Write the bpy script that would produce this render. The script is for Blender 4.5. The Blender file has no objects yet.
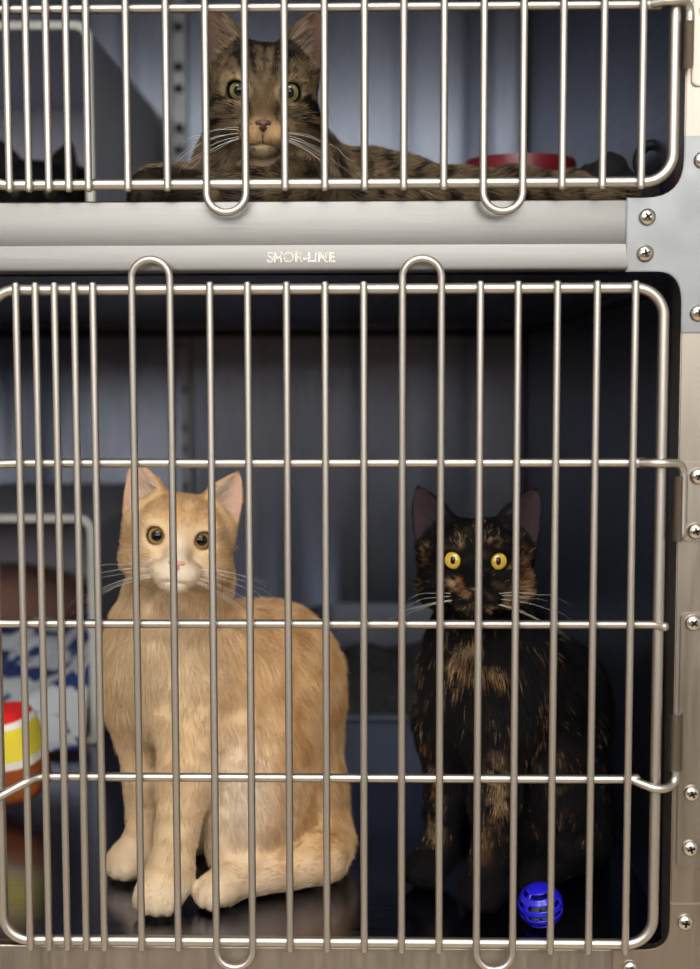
import bpy, bmesh, math, random
import numpy as np
from mathutils import Vector, Matrix

random.seed(4)
rng = np.random.default_rng(7)
SC = bpy.context.scene
COL = SC.collection
PI = math.pi

# ------------------------------------------------------------------ camera
F_PX = 1320.0
CAM = Vector((0.0, -0.9, 0.409))
PITCH = math.atan(109.5 / F_PX)
YAW = math.atan(28.0 / F_PX)
ROLL = -0.0018
RC = (Matrix.Rotation(YAW, 3, 'Z') @ Matrix.Rotation(PI / 2 - PITCH, 3, 'X') @ Matrix.Rotation(ROLL, 3, 'Z'))


def P(px, py, y):
    """the place in the world, at depth y, that the photograph shows at px, py"""
    d = RC @ Vector(((px - 350.0) / F_PX, -(py - 484.5) / F_PX, -1.0))
    t = (y - CAM.y) / d.y
    return CAM + d * t


def PX(y):
    """metres per photo pixel at depth y"""
    return (y - CAM.y) / F_PX


cam_d = bpy.data.cameras.new('camera')
cam = bpy.data.objects.new('camera', cam_d)
COL.objects.link(cam)
cam.matrix_world = Matrix.Translation(CAM) @ RC.to_4x4()
cam_d.sensor_width = 36.0
cam_d.lens = F_PX / 969.0 * 36.0
cam_d.clip_start = 0.02
cam_d.dof.use_dof = True
cam_d.dof.focus_distance = 0.945
cam_d.dof.aperture_fstop = 4.2
SC.camera = cam

SC.view_settings.view_transform = 'Standard'
SC.view_settings.look = 'None'
SC.view_settings.gamma = 1.0
SC.view_settings.use_curve_mapping = False
SC.view_settings.exposure = 0.0
SC.cycles.max_bounces = 10
SC.cycles.diffuse_bounces = 4
SC.cycles.glossy_bounces = 6
SC.cycles.use_denoising = True
SC.cycles.sample_clamp_indirect = 4.0
SC.cycles.caustics_reflective = False


# ------------------------------------------------------------------ colours and materials
def lin(r, g, b):
    def f(c):
        c /= 255.0
        return c / 12.92 if c <= 0.04045 else ((c + 0.055) / 1.055) ** 2.4
    return (f(r), f(g), f(b))


def new_mat(name):
    m = bpy.data.materials.new(name)
    m.use_nodes = True
    nt = m.node_tree
    b = nt.nodes['Principled BSDF']
    return m, nt, b


def plain(name, c, rough=0.5, metal=0.0, var=0.08, scale=60.0, bump=0.0, spec=0.5, coat=0.0):
    m, nt, b = new_mat(name)
    tc = nt.nodes.new('ShaderNodeTexCoord')
    n = nt.nodes.new('ShaderNodeTexNoise')
    n.inputs['Scale'].default_value = scale
    n.inputs['Detail'].default_value = 4
    nt.links.new(tc.outputs['Object'], n.inputs['Vector'])
    mx = nt.nodes.new('ShaderNodeMix')
    mx.data_type = 'RGBA'
    mx.inputs[6].default_value = tuple(x * (1 - var) for x in c) + (1,)
    mx.inputs[7].default_value = tuple(min(1, x * (1 + var)) for x in c) + (1,)
    nt.links.new(n.outputs['Fac'], mx.inputs[0])
    nt.links.new(mx.outputs[2], b.inputs['Base Color'])
    b.inputs['Roughness'].default_value = rough
    b.inputs['Metallic'].default_value = metal
    b.inputs['Specular IOR Level'].default_value = spec
    b.inputs['Coat Weight'].default_value = coat
    if bump:
        bp = nt.nodes.new('ShaderNodeBump')
        bp.inputs['Strength'].default_value = bump
        bp.inputs['Distance'].default_value = 0.002
        nt.links.new(n.outputs['Fac'], bp.inputs['Height'])
        nt.links.new(bp.outputs['Normal'], b.inputs['Normal'])
    return m


def steel(name, c, r0, r1, stretch=(4, 60, 300), bump=0.06, wave=0.0, wave_scale=(7, 7, 0.8)):
    """brushed stainless sheet: fine streaks along one axis, slow dents that bend the reflections"""
    m, nt, b = new_mat(name)
    tc = nt.nodes.new('ShaderNodeTexCoord')
    mp = nt.nodes.new('ShaderNodeMapping')
    mp.inputs['Scale'].default_value = stretch
    n = nt.nodes.new('ShaderNodeTexNoise')
    n.inputs['Scale'].default_value = 3.0
    n.inputs['Detail'].default_value = 6
    nt.links.new(tc.outputs['Object'], mp.inputs['Vector'])
    nt.links.new(mp.outputs['Vector'], n.inputs['Vector'])
    mr = nt.nodes.new('ShaderNodeMapRange')
    mr.inputs['From Min'].default_value = 0.3
    mr.inputs['From Max'].default_value = 0.7
    mr.inputs['To Min'].default_value = r0
    mr.inputs['To Max'].default_value = r1
    nt.links.new(n.outputs['Fac'], mr.inputs['Value'])
    nt.links.new(mr.outputs['Result'], b.inputs['Roughness'])
    mx = nt.nodes.new('ShaderNodeMix')
    mx.data_type = 'RGBA'
    mx.inputs[6].default_value = tuple(x * 0.93 for x in c) + (1,)
    mx.inputs[7].default_value = tuple(min(1, x * 1.06) for x in c) + (1,)
    nt.links.new(n.outputs['Fac'], mx.inputs[0])
    nt.links.new(mx.outputs[2], b.inputs['Base Color'])
    b.inputs['Metallic'].default_value = 1.0
    bp = nt.nodes.new('ShaderNodeBump')
    bp.inputs['Strength'].default_value = bump
    bp.inputs['Distance'].default_value = 0.0006
    nt.links.new(n.outputs['Fac'], bp.inputs['Height'])
    last = bp
    if wave:
        mp2 = nt.nodes.new('ShaderNodeMapping')
        mp2.inputs['Scale'].default_value = wave_scale
        n2 = nt.nodes.new('ShaderNodeTexNoise')
        n2.inputs['Scale'].default_value = 1.0
        n2.inputs['Detail'].default_value = 1.5
        nt.links.new(tc.outputs['Object'], mp2.inputs['Vector'])
        nt.links.new(mp2.outputs['Vector'], n2.inputs['Vector'])
        b2 = nt.nodes.new('ShaderNodeBump')
        b2.inputs['Strength'].default_value = wave
        b2.inputs['Distance'].default_value = 0.02
        nt.links.new(n2.outputs['Fac'], b2.inputs['Height'])
        nt.links.new(bp.outputs['Normal'], b2.inputs['Normal'])
        last = b2
    nt.links.new(last.outputs['Normal'], b.inputs['Normal'])
    return m


def attr_mat(name, rough=0.7, spec=0.25, attr='Col'):
    m, nt, b = new_mat(name)
    a = nt.nodes.new('ShaderNodeAttribute')
    a.attribute_name = attr
    nt.links.new(a.outputs['Color'], b.inputs['Base Color'])
    b.inputs['Roughness'].default_value = rough
    b.inputs['Specular IOR Level'].default_value = spec
    return m


M = {}
M['steel_front'] = steel('brushed_steel', lin(121, 120, 118), 0.34, 0.44, (5, 60, 400))
M['steel_post'] = steel('post_steel', lin(158, 150, 140), 0.36, 0.46, (60, 5, 5), bump=.04)  # beiger copy of the frame steel; warm bounced light is put into its colour
M['steel_plate'] = steel('plate_steel', lin(126, 128, 130), 0.36, 0.48, (14, 14, 14), bump=0.05)
M['steel_wire'] = plain('wire_steel', lin(188, 183, 177), 0.42, metal=1.0, var=.04, scale=9)
M['steel_back'] = steel('cage_back_steel', lin(103, 108, 120), 0.26, 0.34, (260, 60, 4), wave=0.5, wave_scale=(14, 7, 1.2))
M['steel_side'] = steel('cage_side_steel', lin(104, 110, 130), 0.30, 0.40, (60, 4, 200), wave=0.1)
M['steel_floor'] = steel('cage_floor_steel', lin(118, 124, 150), 0.16, 0.26, (6, 60, 60), bump=0.03, wave=0.05)
M['screw'] = steel('screw_steel', lin(205, 200, 192), 0.2, 0.3, (30, 30, 30))
M['black'] = plain('dark_recess', lin(12, 12, 14), 0.7)
M['rubber'] = plain('black_rubber_and_strips', lin(16, 16, 18), 0.6)  # for the ring toy and the dark strips in the cages
M['box'] = plain('grey_plastic', lin(188, 188, 202), 0.45, var=0.03)
M['box_rim'] = plain('pale_plastic', lin(228, 228, 220), 0.4, var=0.03)
M['tray'] = plain('blue_grey_plastic', lin(98, 107, 128), 0.4, var=0.04)
M['tray_rim'] = M['tray']
M['litter'] = plain('clay_litter', lin(92, 94, 98), 0.95, var=0.7, scale=420, bump=1.0)
M['brown_fleece'] = plain('brown_fleece', lin(140, 104, 92), 0.95, var=0.15, scale=150, bump=0.5)
M['red'] = plain('red_plastic', lin(112, 24, 36), 0.35)
M['black_cloth'] = plain('black_cloth', lin(20, 18, 22), 0.9, bump=0.4)
M['blue'] = plain('blue_plastic', lin(34, 28, 205), 0.28, var=0.05, coat=0.3)
M['bell'] = plain('grey_bell', lin(150, 165, 162), 0.35, metal=0.6)
M['room_floor'] = plain('beige_room_floor', lin(216, 198, 172), 0.5, scale=3)
M['room_wall'] = plain('room_paint', lin(196, 196, 194), 0.7, scale=3)
M['reflect_dark'] = plain('dark_reflection_block', lin(104, 98, 92), 0.6, scale=3)  # added blocks that darken what the lower back wall reflects
M['reflect_warm'] = plain('warm_reflection_block', lin(158, 104, 72), 0.5, scale=8)  # added blocks whose reflection makes warm streaks on the back wall
M['ceil'] = plain('ceiling_paint', lin(215, 213, 208), 0.8, scale=3)
M['whisker'] = plain('whisker_white', lin(235, 232, 225), 0.4)


# ------------------------------------------------------------------ objects, parts and their names
def tag(o, label=None, cat=None, group=None, kind=None):
    if label: o['label'] = label
    if cat: o['category'] = cat
    if group: o['group'] = group
    if kind: o['kind'] = kind
    return o


def empty(name, loc):
    o = bpy.data.objects.new(name, None)
    o.empty_display_size = 0.05
    COL.objects.link(o)
    o.location = loc
    return o


def link(name, me, mats, parent=None, smooth=True):
    o = bpy.data.objects.new(name, me)
    for m in (mats if isinstance(mats, (list, tuple)) else [mats]):
        me.materials.append(m)
    if smooth:
        me.polygons.foreach_set('use_smooth', [True] * len(me.polygons))
    COL.objects.link(o)
    if parent is not None:
        o.parent = parent
        bpy.context.view_layer.update()
        o.matrix_parent_inverse = parent.matrix_world.inverted()
    return o


def from_bm(name, bm, mats, parent=None, smooth=False, sharp=None):
    me = bpy.data.meshes.new(name)
    bmesh.ops.recalc_face_normals(bm, faces=bm.faces[:])
    bm.to_mesh(me)
    bm.free()
    if sharp is not None:
        o = link(name, me, mats, parent, True)
        me.set_sharp_from_angle(angle=math.radians(sharp))
        return o
    return link(name, me, mats, parent, smooth)


def bm_box(bm, x0, x1, y0, y1, z0, z1, bev=0.0, seg=2):
    r = bmesh.ops.create_cube(bm, size=1.0)
    vs = r['verts']
    for v in vs:
        v.co = Vector((x0 + (v.co.x + .5) * (x1 - x0), y0 + (v.co.y + .5) * (y1 - y0), z0 + (v.co.z + .5) * (z1 - z0)))
    if bev:
        es = list({e for v in vs for e in v.link_edges})
        bmesh.ops.bevel(bm, geom=es, offset=bev, segments=seg, affect='EDGES', profile=0.5)
    return bm


def box(name, x0, x1, y0, y1, z0, z1, mat, parent=None, bev=0.0, seg=2):
    return from_bm(name, bm_box(bmesh.new(), x0, x1, y0, y1, z0, z1, bev, seg), mat, parent, sharp=35)


def plate_bm(pts, y0, y1, bev=0.0006):
    """a sheet cut to an outline given in x, z"""
    bm = bmesh.new()
    vs = [bm.verts.new((x, y0, z)) for x, z in pts]
    f = bm.faces.new(vs)
    r = bmesh.ops.extrude_face_region(bm, geom=[f])
    for v in [g for g in r['geom'] if isinstance(g, bmesh.types.BMVert)]:
        v.co.y = y1
    bmesh.ops.recalc_face_normals(bm, faces=bm.faces[:])
    if bev:
        es = [e for e in bm.edges if abs(e.verts[0].co.y - y0) < 1e-7 and abs(e.verts[1].co.y - y0) < 1e-7]
        bmesh.ops.bevel(bm, geom=es, offset=bev, segments=2, affect='EDGES')
    return bm


def fillet(pts, rad, closed=False, n=8):
    pts = [Vector(p) for p in pts]
    out = []
    N = len(pts)
    for i, p in enumerate(pts):
        if not closed and i in (0, N - 1):
            out.append(p)
            continue
        a, b = pts[i - 1], pts[(i + 1) % N]
        u, v = (a - p), (b - p)
        la, lb = u.length, v.length
        u.normalize(); v.normalize()
        ang = u.angle(v)
        if ang > PI - 0.02:
            out.append(p)
            continue
        r = rad[i] if isinstance(rad, (list, tuple)) else rad
        t = min(r / math.tan(ang / 2), la * 0.49, lb * 0.49)
        r = t * math.tan(ang / 2)
        c = p + (u + v).normalized() * (r / math.sin(ang / 2))
        s, e = p + u * t - c, p + v * t - c
        q = s.rotation_difference(e)
        ax, tot = q.to_axis_angle()
        for k in range(n + 1):
            out.append(c + Matrix.Rotation(tot * k / n, 3, ax) @ s)
    return out


def bm_tube(bm, pts, r, n=12, closed=False, radii=None):
    pts = [Vector(p) for p in pts]
    if not closed and not radii:
        a, b = pts[0], pts[1]
        c, d = pts[-1], pts[-2]
        pts = [a, a + (b - a).normalized() * min(r * .6, (b - a).length * .3)] + pts[1:-1] + [c + (d - c).normalized() * min(r * .6, (d - c).length * .3), c]
    N = len(pts)
    tang = []
    for i in range(N):
        if closed:
            t = pts[(i + 1) % N] - pts[i - 1]
        else:
            t = pts[min(i + 1, N - 1)] - pts[max(i - 1, 0)]
        tang.append(t.normalized())
    ref = Vector((0, 1, 0)) if abs(tang[0].y) < 0.9 else Vector((1, 0, 0))
    nrm = (ref - tang[0] * ref.dot(tang[0])).normalized()
    rings = []
    for i in range(N):
        t = tang[i]
        nrm = (nrm - t * nrm.dot(t)).normalized()
        bi = t.cross(nrm)
        rr = radii[i] if radii else r
        rings.append([bm.verts.new(pts[i] + (nrm * math.cos(2 * PI * k / n) + bi * math.sin(2 * PI * k / n)) * rr) for k in range(n)])
    for i in range(N if closed else N - 1):
        a, b = rings[i], rings[(i + 1) % N]
        for k in range(n):
            bm.faces.new((a[k], a[(k + 1) % n], b[(k + 1) % n], b[k]))
    if not closed:
        for ring, p, t, i in ((rings[0], pts[0], -tang[0], 0), (rings[-1], pts[-1], tang[-1], N - 1)):
            rr = radii[i] if radii else r
            c2 = [bm.verts.new(p + (v.co - p) * 0.6 + t * rr * 0.45) for v in ring]
            for k in range(n):
                bm.faces.new((ring[k], ring[(k + 1) % n], c2[(k + 1) % n], c2[k]))
            bm.faces.new(c2)
    return bm


def tube(name, pts, r, mat, parent=None, n=12, closed=False, radii=None):
    return from_bm(name, bm_tube(bmesh.new(), pts, r, n, closed, radii), mat, parent, smooth=True)


def bm_lathe(bm, prof, n=24, mat=0, cap=True):
    """prof: (radius, height) about z"""
    rings = []
    for r, z in prof:
        if r < 1e-6:
            rings.append([bm.verts.new((0, 0, z))])
        else:
            rings.append([bm.verts.new((r * math.cos(2 * PI * k / n), r * math.sin(2 * PI * k / n), z)) for k in range(n)])
    for a, b in zip(rings[:-1], rings[1:]):
        for k in range(n):
            vs = []
            for v in (a[k % len(a)], a[(k + 1) % len(a)], b[(k + 1) % len(b)], b[k % len(b)]):
                if v not in vs: vs.append(v)
            if len(vs) > 2:
                f = bm.faces.new(vs)
                f.material_index = mat
    return bm


def screw(parent, c, r=0.0042):
    """pan head with a cross recess, facing -y"""
    bm = bmesh.new()
    prof = [(r, 0), (r, r * .18), (r * .93, r * .36), (r * .74, r * .54), (r * .45, r * .66), (0, r * .7)]
    bm_lathe(bm, prof, 24)
    nb = len(bm.faces)
    w, l = r * 0.13, r * 0.48
    for hx, hy in ((l, w), (w, l)):
        bm_box(bm, -hx, hx, -hy, hy, r * .3, r * .72)
    bm.faces.ensure_lookup_table()
    for f in bm.faces[nb:]:
        f.material_index = 1
    a = random.uniform(0, PI / 2)
    bmesh.ops.transform(bm, matrix=Matrix.Translation(c) @ Matrix.Rotation(PI / 2, 4, 'X') @ Matrix.Rotation(a, 4, 'Z'), verts=bm.verts[:])
    return from_bm('screw', bm, [M['screw'], M['black']], parent, sharp=50)


def structure(o):
    o['kind'] = 'structure'
    return o


# ------------------------------------------------------------------ measures of the cage bank
FY = 0.012                       # front face of the steel frame
XR = P(675.5, 624, FY).x         # right edge of the openings
ZC, ZU = P(350, 272, FY).z, P(350, 200, FY).z     # top of the lower opening, floor of the upper cage
ZB = P(350, 947, FY).z           # top of the bottom rail
XW = 0.212                       # right inner wall
XWL = -0.774                     # left inner wall
YB = 1.0                         # back wall
XM = -0.281                      # middle of the double cage
ZTOP = 0.99

# ------------------------------------------------------------------ setting: inside of the cages
T = 0.004
structure(box('floor', XWL, XW, FY + .012, YB, -T, 0, M['steel_floor']))
structure(box('ceiling', XWL, XW, FY + .012, YB, ZC, ZC + T, M['steel_side']))
structure(box('wall_back', XM, XW, YB, YB + T, 0, ZC, M['steel_back']))
bm = bm_box(bmesh.new(), XWL, XM, YB, YB + T, 0, ZC)
for v in bm.verts:                                   # left panel leaned on purpose so it mirrors the added light and looks brighter
    v.co.y -= .026 * (1 - v.co.z / ZC)
structure(from_bm('wall_back_left', bm, M['steel_back']))
structure(box('wall_right', XW, XW + T, FY + .03, YB, 0, ZC, M['steel_side']))
structure(box('wall_left', XWL - T, XWL, FY + .03, YB, 0, ZC, M['steel_side']))
structure(box('floor_upper', XWL, XW, FY + .012, YB, ZU - T, ZU, M['steel_floor']))
structure(box('ceiling_upper', XWL, XW, FY + .012, YB, ZTOP, ZTOP + T, M['steel_side']))
structure(box('wall_upper_back', XWL, XW, YB, YB + T, ZU, ZTOP, M['steel_back']))
structure(box('wall_upper_right', XW, XW + T, FY + .03, YB, ZU, ZTOP, M['steel_side']))
structure(box('wall_upper_left', XWL - T, XWL, FY + .03, YB, ZU, ZTOP, M['steel_side']))
# dark strips painting the shaded gap above the lower back and side walls
structure(box('gap_shade_back', XWL, XW, YB - .004, YB, ZC - .016, ZC - .004, M['rubber'], bev=.001))
structure(box('gap_shade_right', XW - .002, XW, FY + .05, YB - .004, ZC - .012, ZC - .006, M['rubber']))
structure(box('dark_strip_upper_corner', XW - .006, XW, YB - .006, YB, ZU, ZTOP, M['rubber']))  # dark strip along the corner line
structure(box('dark_strip_corner', XW - .004, XW, YB - .004, YB, 0, ZC - .016, M['rubber']))  # dark strip down the lower corner


def divider_channel(z0, z1, label):
    root = empty('divider_channel', (XM, YB, z0))
    tag(root, label, 'bracket', 'divider channels on the back walls')
    w = 0.0125
    bm = bmesh.new()
    bm_box(bm, XM - w, XM - w + .0025, YB - .016, YB - .0005, z0, z1)
    bm_box(bm, XM + w - .0025, XM + w, YB - .016, YB - .0005, z0, z1)
    bm_box(bm, XM - w, XM + w, YB - .003, YB - .0005, z0, z1)
    from_bm('channel', bm, M['steel_plate'], root)
    z = z1 - 0.012
    screw(root, Vector((XM, YB - .003, z)), .006)
    k = 0
    z -= 0.055
    while z > z0 + .05:
        box('slot', XM - .006, XM + .006, YB - .0042, YB - .0029, z - .012, z, M['black'], root)
        z -= 0.03 if k % 2 else 0.055
        k += 1
    return root


divider_channel(0.002, ZC - .018, 'slotted steel channel running down the back wall of the lower cage')
divider_channel(ZU + .002, ZTOP - .02, 'slotted steel channel running down the back wall of the upper cage')

# ------------------------------------------------------------------ setting: the room in front (gives the light and the reflections)
RX0, RX1, RY0, RY1, RZ0, RZ1 = -2.1, 2.2, -2.6, 1.2, -0.85, 1.75
structure(box('floor_room', RX0, RX1, RY0, RY1, RZ0 - .02, RZ0, M['room_floor']))
structure(box('ceiling_room', RX0, RX1, RY0, RY1, RZ1, RZ1 + .02, M['ceil']))
structure(box('wall_room_front', RX0, RX1, RY0 - .02, RY0, RZ0, RZ1, M['room_wall']))
structure(box('wall_room_left', RX0 - .02, RX0, RY0, RY1, RZ0, RZ1, M['room_wall']))
structure(box('wall_room_right', RX1, RX1 + .02, RY0, RY1, RZ0, RZ1, M['room_wall']))
structure(box('wall_room_back', RX0, RX1, RY1, RY1 + .02, RZ0, RZ1, M['room_wall']))


# invented low blocks opposite the cages, added for dark and warm reflections in steel
for i, (a_, b_c, mt) in enumerate(((RX0, -.62, 'reflect_dark'), (-.62, -.30, 'reflect_warm'), (-.30, .02, 'reflect_dark'), (.02, .22, 'reflect_warm'), (.22, RX1, 'reflect_dark'))):
    structure(box('reflection_block', a_ + .004, b_c - .004, RY0, RY0 + .42, RZ0, .46, M[mt], None, .004))

# ------------------------------------------------------------------ front frame
frame = empty('cage_frame', (0, FY, ZB - .06))
tag(frame, 'stainless steel frame around both cage openings, with screwed corner plates', 'frame')
YF1 = FY + .028


def XZ(px, py, y=FY):
    p = P(px, py, y)
    return (p.x, p.z)


zs = P(350, 245, FY).z           # seam in the middle rail
rail = bmesh.new()
bm_box(rail, XWL - .03, XR + .02, FY, YF1, zs - .004, ZU, .0016, 3)
rail_o = from_bm('rail', rail, M['steel_front'], frame, sharp=35)
# lower lip of the rail, leaning outwards towards its foot
lip = bmesh.new()
zl0 = ZC
pr = [(FY - .0005, zs), (FY - .0022, zl0 + .003), (FY - .0018, zl0 + .0012), (FY - .0004, zl0), (YF1, zl0), (YF1, zs - .002), (FY + .001, zs)]
va = [lip.verts.new((XWL - .03, y, z)) for y, z in pr]
vb = [lip.verts.new((XR - .037, y, z)) for y, z in pr]
for i in range(len(pr)):
    j = (i + 1) % len(pr)
    lip.faces.new((va[i], va[j], vb[j], vb[i]))
lip.faces.new(va); lip.faces.new(vb)
lip_o = from_bm('rail_lip', lip, M['steel_front'], frame, sharp=25)

# stamped lettering on the lip
tc = bpy.data.curves.new('lettering', 'FONT')
tc.body = 'SHOR-LINE'
tc.size = 0.0098
tc.fill_mode = 'NONE'
tc.bevel_depth = 0.00028
tc.bevel_resolution = 1
tc.align_x = 'CENTER'
tmp = bpy.data.objects.new('lettering_curve', tc)
COL.objects.link(tmp)
bpy.context.view_layer.update()
tme = bpy.data.meshes.new_from_object(tmp.evaluated_get(bpy.context.evaluated_depsgraph_get()))
bpy.data.objects.remove(tmp)
xs = [v.co.x for v in tme.vertices]
tw = P(335, 257, FY).x - P(267, 257, FY).x
sx = tw / (max(xs) - min(xs))
mid = P(301, 262, FY - .0025)
lean = math.atan(.0017 / (zs - zl0 - .003))
tme.transform(Matrix.Translation((mid.x, FY - .0018, mid.z)) @ Matrix.Rotation(PI / 2 - lean, 4, 'X') @ Matrix.Diagonal((sx, 1, 1, 1)))
tag(link('lettering', tme, M['screw'], lip_o), 'raised stamped letters reading SHOR-LINE')

# the post at the right
xo = XR + .085
bm = plate_bm([(XR, -.14), (xo, -.14), (xo, ZTOP + .04), (XR, ZTOP + .04)], FY, YF1, .0008)
post = from_bm('post', bm, M['steel_post'], frame, sharp=35)
box('post', XWL - .08, XWL + .005, FY, YF1, -.14, ZTOP + .04, M['steel_post'], frame, .0008)
bm = bmesh.new()
bm_box(bm, XWL - .03, XR + .005, FY, FY + .011, -.14, ZB, .0016, 3)
from_bm('bottom_rail', bm, M['steel_post'], frame, sharp=35)
box('top_rail', XWL - .03, XR + .005, FY, YF1, ZTOP - .03, ZTOP + .04, M['steel_front'], frame, .0016)


def curve2(a, c, b, n=8):
    return [((1 - t) ** 2 * a[0] + 2 * t * (1 - t) * c[0] + t * t * b[0], (1 - t) ** 2 * a[1] + 2 * t * (1 - t) * c[1] + t * t * b[1])
            for t in [k / n for k in range(n + 1)]]


YP = FY - .0016
xi = XR - .0003
zt = ZU + .0004
pts = [(XR - .0385, ZC - .0004), (XR - .0385, zt)]
pts += curve2((XR - .026, zt), (xi, zt), (xi, zt + .026))
zt2 = P(690, 136, FY).z
pts += [(xi, zt2), (xo, zt2)]
zb2 = P(690, 333, FY).z
pts += [(xo, zb2), (xi, zb2)]
pts += curve2((xi, ZC - .022), (xi, ZC - .0004), (XR - .017, ZC - .0004))
cp = from_bm('corner_plate', plate_bm(pts, YP, FY + .006), M['steel_plate'], frame, sharp=35)
for sx_, sy_ in ((647, 217), (645, 253.5), (698, 313), (702, 160)):
    screw(cp, P(sx_, sy_, YP), .0058)

zq = P(690, 903, FY).z
xq = P(612, 960, FY).x
pts = [(xq, -.1), (xo, -.1), (xo, zq), (xi, zq)]
pts += curve2((xi, ZB + .018), (xi, ZB + .0003), (XR - .018, ZB + .0003))
pts += [(xq, ZB + .0003)]
cp2 = from_bm('corner_plate', plate_bm(pts, YP, FY + .006), M['steel_post'], frame, sharp=35)
for sx_, sy_ in ((685, 922), (630, 968)):
    screw(cp2, P(sx_, sy_, YP), .0058)


def curl(pxc, py0, py1, t0, t1, parent):
    """sheet rolled round the hinge pin, open on one side"""
    a, b = P(pxc, py0, FY - .0068), P(pxc, py1, FY - .0068)
    r = .0049
    bm = bmesh.new()
    n = 18
    vo = []
    for k in range(n + 1):
        t = math.radians(t0 + (t1 - t0) * k / n)
        vo.append([bm.verts.new((a.x + r * math.cos(t), FY - .0068 - r * math.sin(t), z)) for z in (a.z, b.z)])
    for k in range(n):
        bm.faces.new((vo[k][0], vo[k + 1][0], vo[k + 1][1], vo[k][1]))
    bmesh.ops.solidify(bm, geom=bm.faces[:], thickness=.0009)
    return from_bm('hinge_curl', bm, M['steel_wire'], parent, smooth=True)


def hinge(py0, py1, c0, screws, pxl=684):
    a, b = P(pxl, py0, YP), P(pxl, py1, YP)
    pts = [(a.x, b.z), (xo - .01, b.z), (xo - .01, a.z), (a.x, a.z)]
    pts = [(v.x, v.y) for v in fillet([Vector((x, z, 0)) for x, z in pts], .004, True, 5)]
    h = from_bm('hinge_bracket', plate_bm(pts, YP - .001, FY - .0002), M['steel_post'], frame, sharp=35)
    curl(*c0, h)
    for s in screws:
        screw(h, P(s[0], s[1], YP - .001), .0058)
    return h


hinge(462, 541, (679.5, 476, 541, 75, 215), ((698, 476), (695.5, 531)), 683)
hinge(613, 868, (676, 713, 770, -30, 200), ((693, 622.5), (691.5, 793), (690, 848)), 681)
hinge(-40, 86, (690, 22, 70, 75, 215), ((708, 10),), 694)

# ------------------------------------------------------------------ doors
RW, RH, RR = .0026, .0031, .0038       # wire, crossbar and ring radii
YW, YH = 0.0, 0.0055


def door(name, label, wires, loops_top, loops_bot, z_top, z_bot, ring, bars, bar_y=0.0055):
    x0, x1, z0, z1 = ring
    root = empty(name, ((x0 + x1) / 2, YH, z0))
    tag(root, label, 'cage door', 'wire doors of the cages')
    rp = fillet([(x0, YH, z0), (x1, YH, z0), (x1, YH, z1), (x0, YH, z1)], .019, True, 10)
    tube('ring', rp, RR, M['steel_wire'], root, 14, True)
    used = set()
    for i, j in loops_top + loops_bot:
        top = (i, j) in loops_top
        used.update((i, j))
        xa, xb = wires[i], wires[j]
        r = (xb - xa) / 2
        far = z_bot if top else z_top
        s = 1 if top else -1
        base = (z_top_loop if top else z_bot_loop)(r)
        pts = [(xa, YW, far)]
        for k in range(17):
            t = PI - PI * k / 16
            pts.append((xa + r + r * math.cos(t), YW - .0012 * math.sin(t), base + s * r * math.sin(t) * .98))
        pts.append((xb, YW, far))
        tube('looped_wire', pts, RW, M['steel_wire'], root, 12)
    for i, x in enumerate(wires):
        if i not in used:
            tube('wire', [(x, YW, z_bot), (x, YW, z_top)], RW, M['steel_wire'], root, 12)
    for pts, rad in bars:
        tube('crossbar', pts, rad, M['steel_wire'], root, 12)
    return root


topx = [17.5, 36.5, 55.5, 75, 93.5, 133, 170.5, 210, 248.5, 287.5, 326, 365, 404, 442.5, 482, 520.5, 559, 599, 637.5]
botx = [28.5, 47.5, 66, 85, 103.5, 140.4, 177.6, 216, 251.6, 289, 326, 363, 400, 438, 475, 510.5, 549, 587, 623.5]
wx = [(P(a, 285, YW).x + P(b, 940, YW).x) / 2 for a, b in zip(topx, botx)]
zt_, zb_ = P(350, 283, YW).z, P(350, 951, YW).z
zl_top, zl_bot = P(350, 257.5, YW).z, P(350, 968, YW).z
z_top_loop = lambda r: zl_top - r - RW * .2
z_bot_loop = lambda r: zl_bot + r
rx0 = wx[0] - (wx[4] - wx[3]) * 1.6
rx1 = (P(668, 340, YH).x + P(649, 880, YH).x) / 2
rz0, rz1 = P(350, 942, YH).z, P(350, 289, YH).z
zb1, zb2_, zb3 = (P(350, v, YH).z for v in (463, 624, 778))
# crossbars: the first ends in a hook that drops into its hinge, the third in one that rises into it
hp = P(683.5, 470, FY - .0068).x
hq_ = P(676, 760, FY - .0068).x
h1 = [(rx0 - .02, YH, zb1 - .003), (rx0 - .004, YH, zb1 - .001), (wx[0], YH, zb1), (wx[-1] + .004, YH, zb1), (rx1 - .002, -.0045, zb1 + .0005), (hp, FY - .0068, zb1 - .0005), (hp, FY - .0068, zb1 - .05)]
h1 = fillet(h1, [.01, .01, .02, .012, .012, .0075, .01], False, 6)
h2 = [(rx0 - .006, YH - .001, zb2_), (rx1 - .004, YH, zb2_), (rx1 + .004, -.001, zb2_ - .0003)]
xl = wx[0]
h3 = [(rx0 - .05, -.012, zb3 - .035), (rx0 - .004, -.010, zb3 - .014), (xl, -.003, zb3 - .0015), (xl + .008, YH, zb3), (wx[-1] + .003, YH, zb3), (rx1 + .001, -.0045, zb3 - .005), (hq_, FY - .0068, zb3 - .003), (hq_, FY - .0068, zb3 + .045)]
h3 = fillet(h3, [.01, .01, .012, .02, .012, .012, .0075, .01], False, 6)
low = door('cage_door', 'wire door of the lower cage, in front of the cream cat and the tortoiseshell cat', wx,
           [(5, 6), (12, 13)], [(7, 8), (14, 15)], zt_, zb_, (rx0, rx1, rz0, rz1), [(h1, RH), (h2, RH), (h3, RH)])
for z, x in ((zb1, wx[-1] + .0055), (zb3, wx[-1] + .0045)):
    tube('collar', [(x - .0035, YH, z), (x + .0035, YH, z)], RH * 1.25, M['steel_wire'], low, 14)

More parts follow.
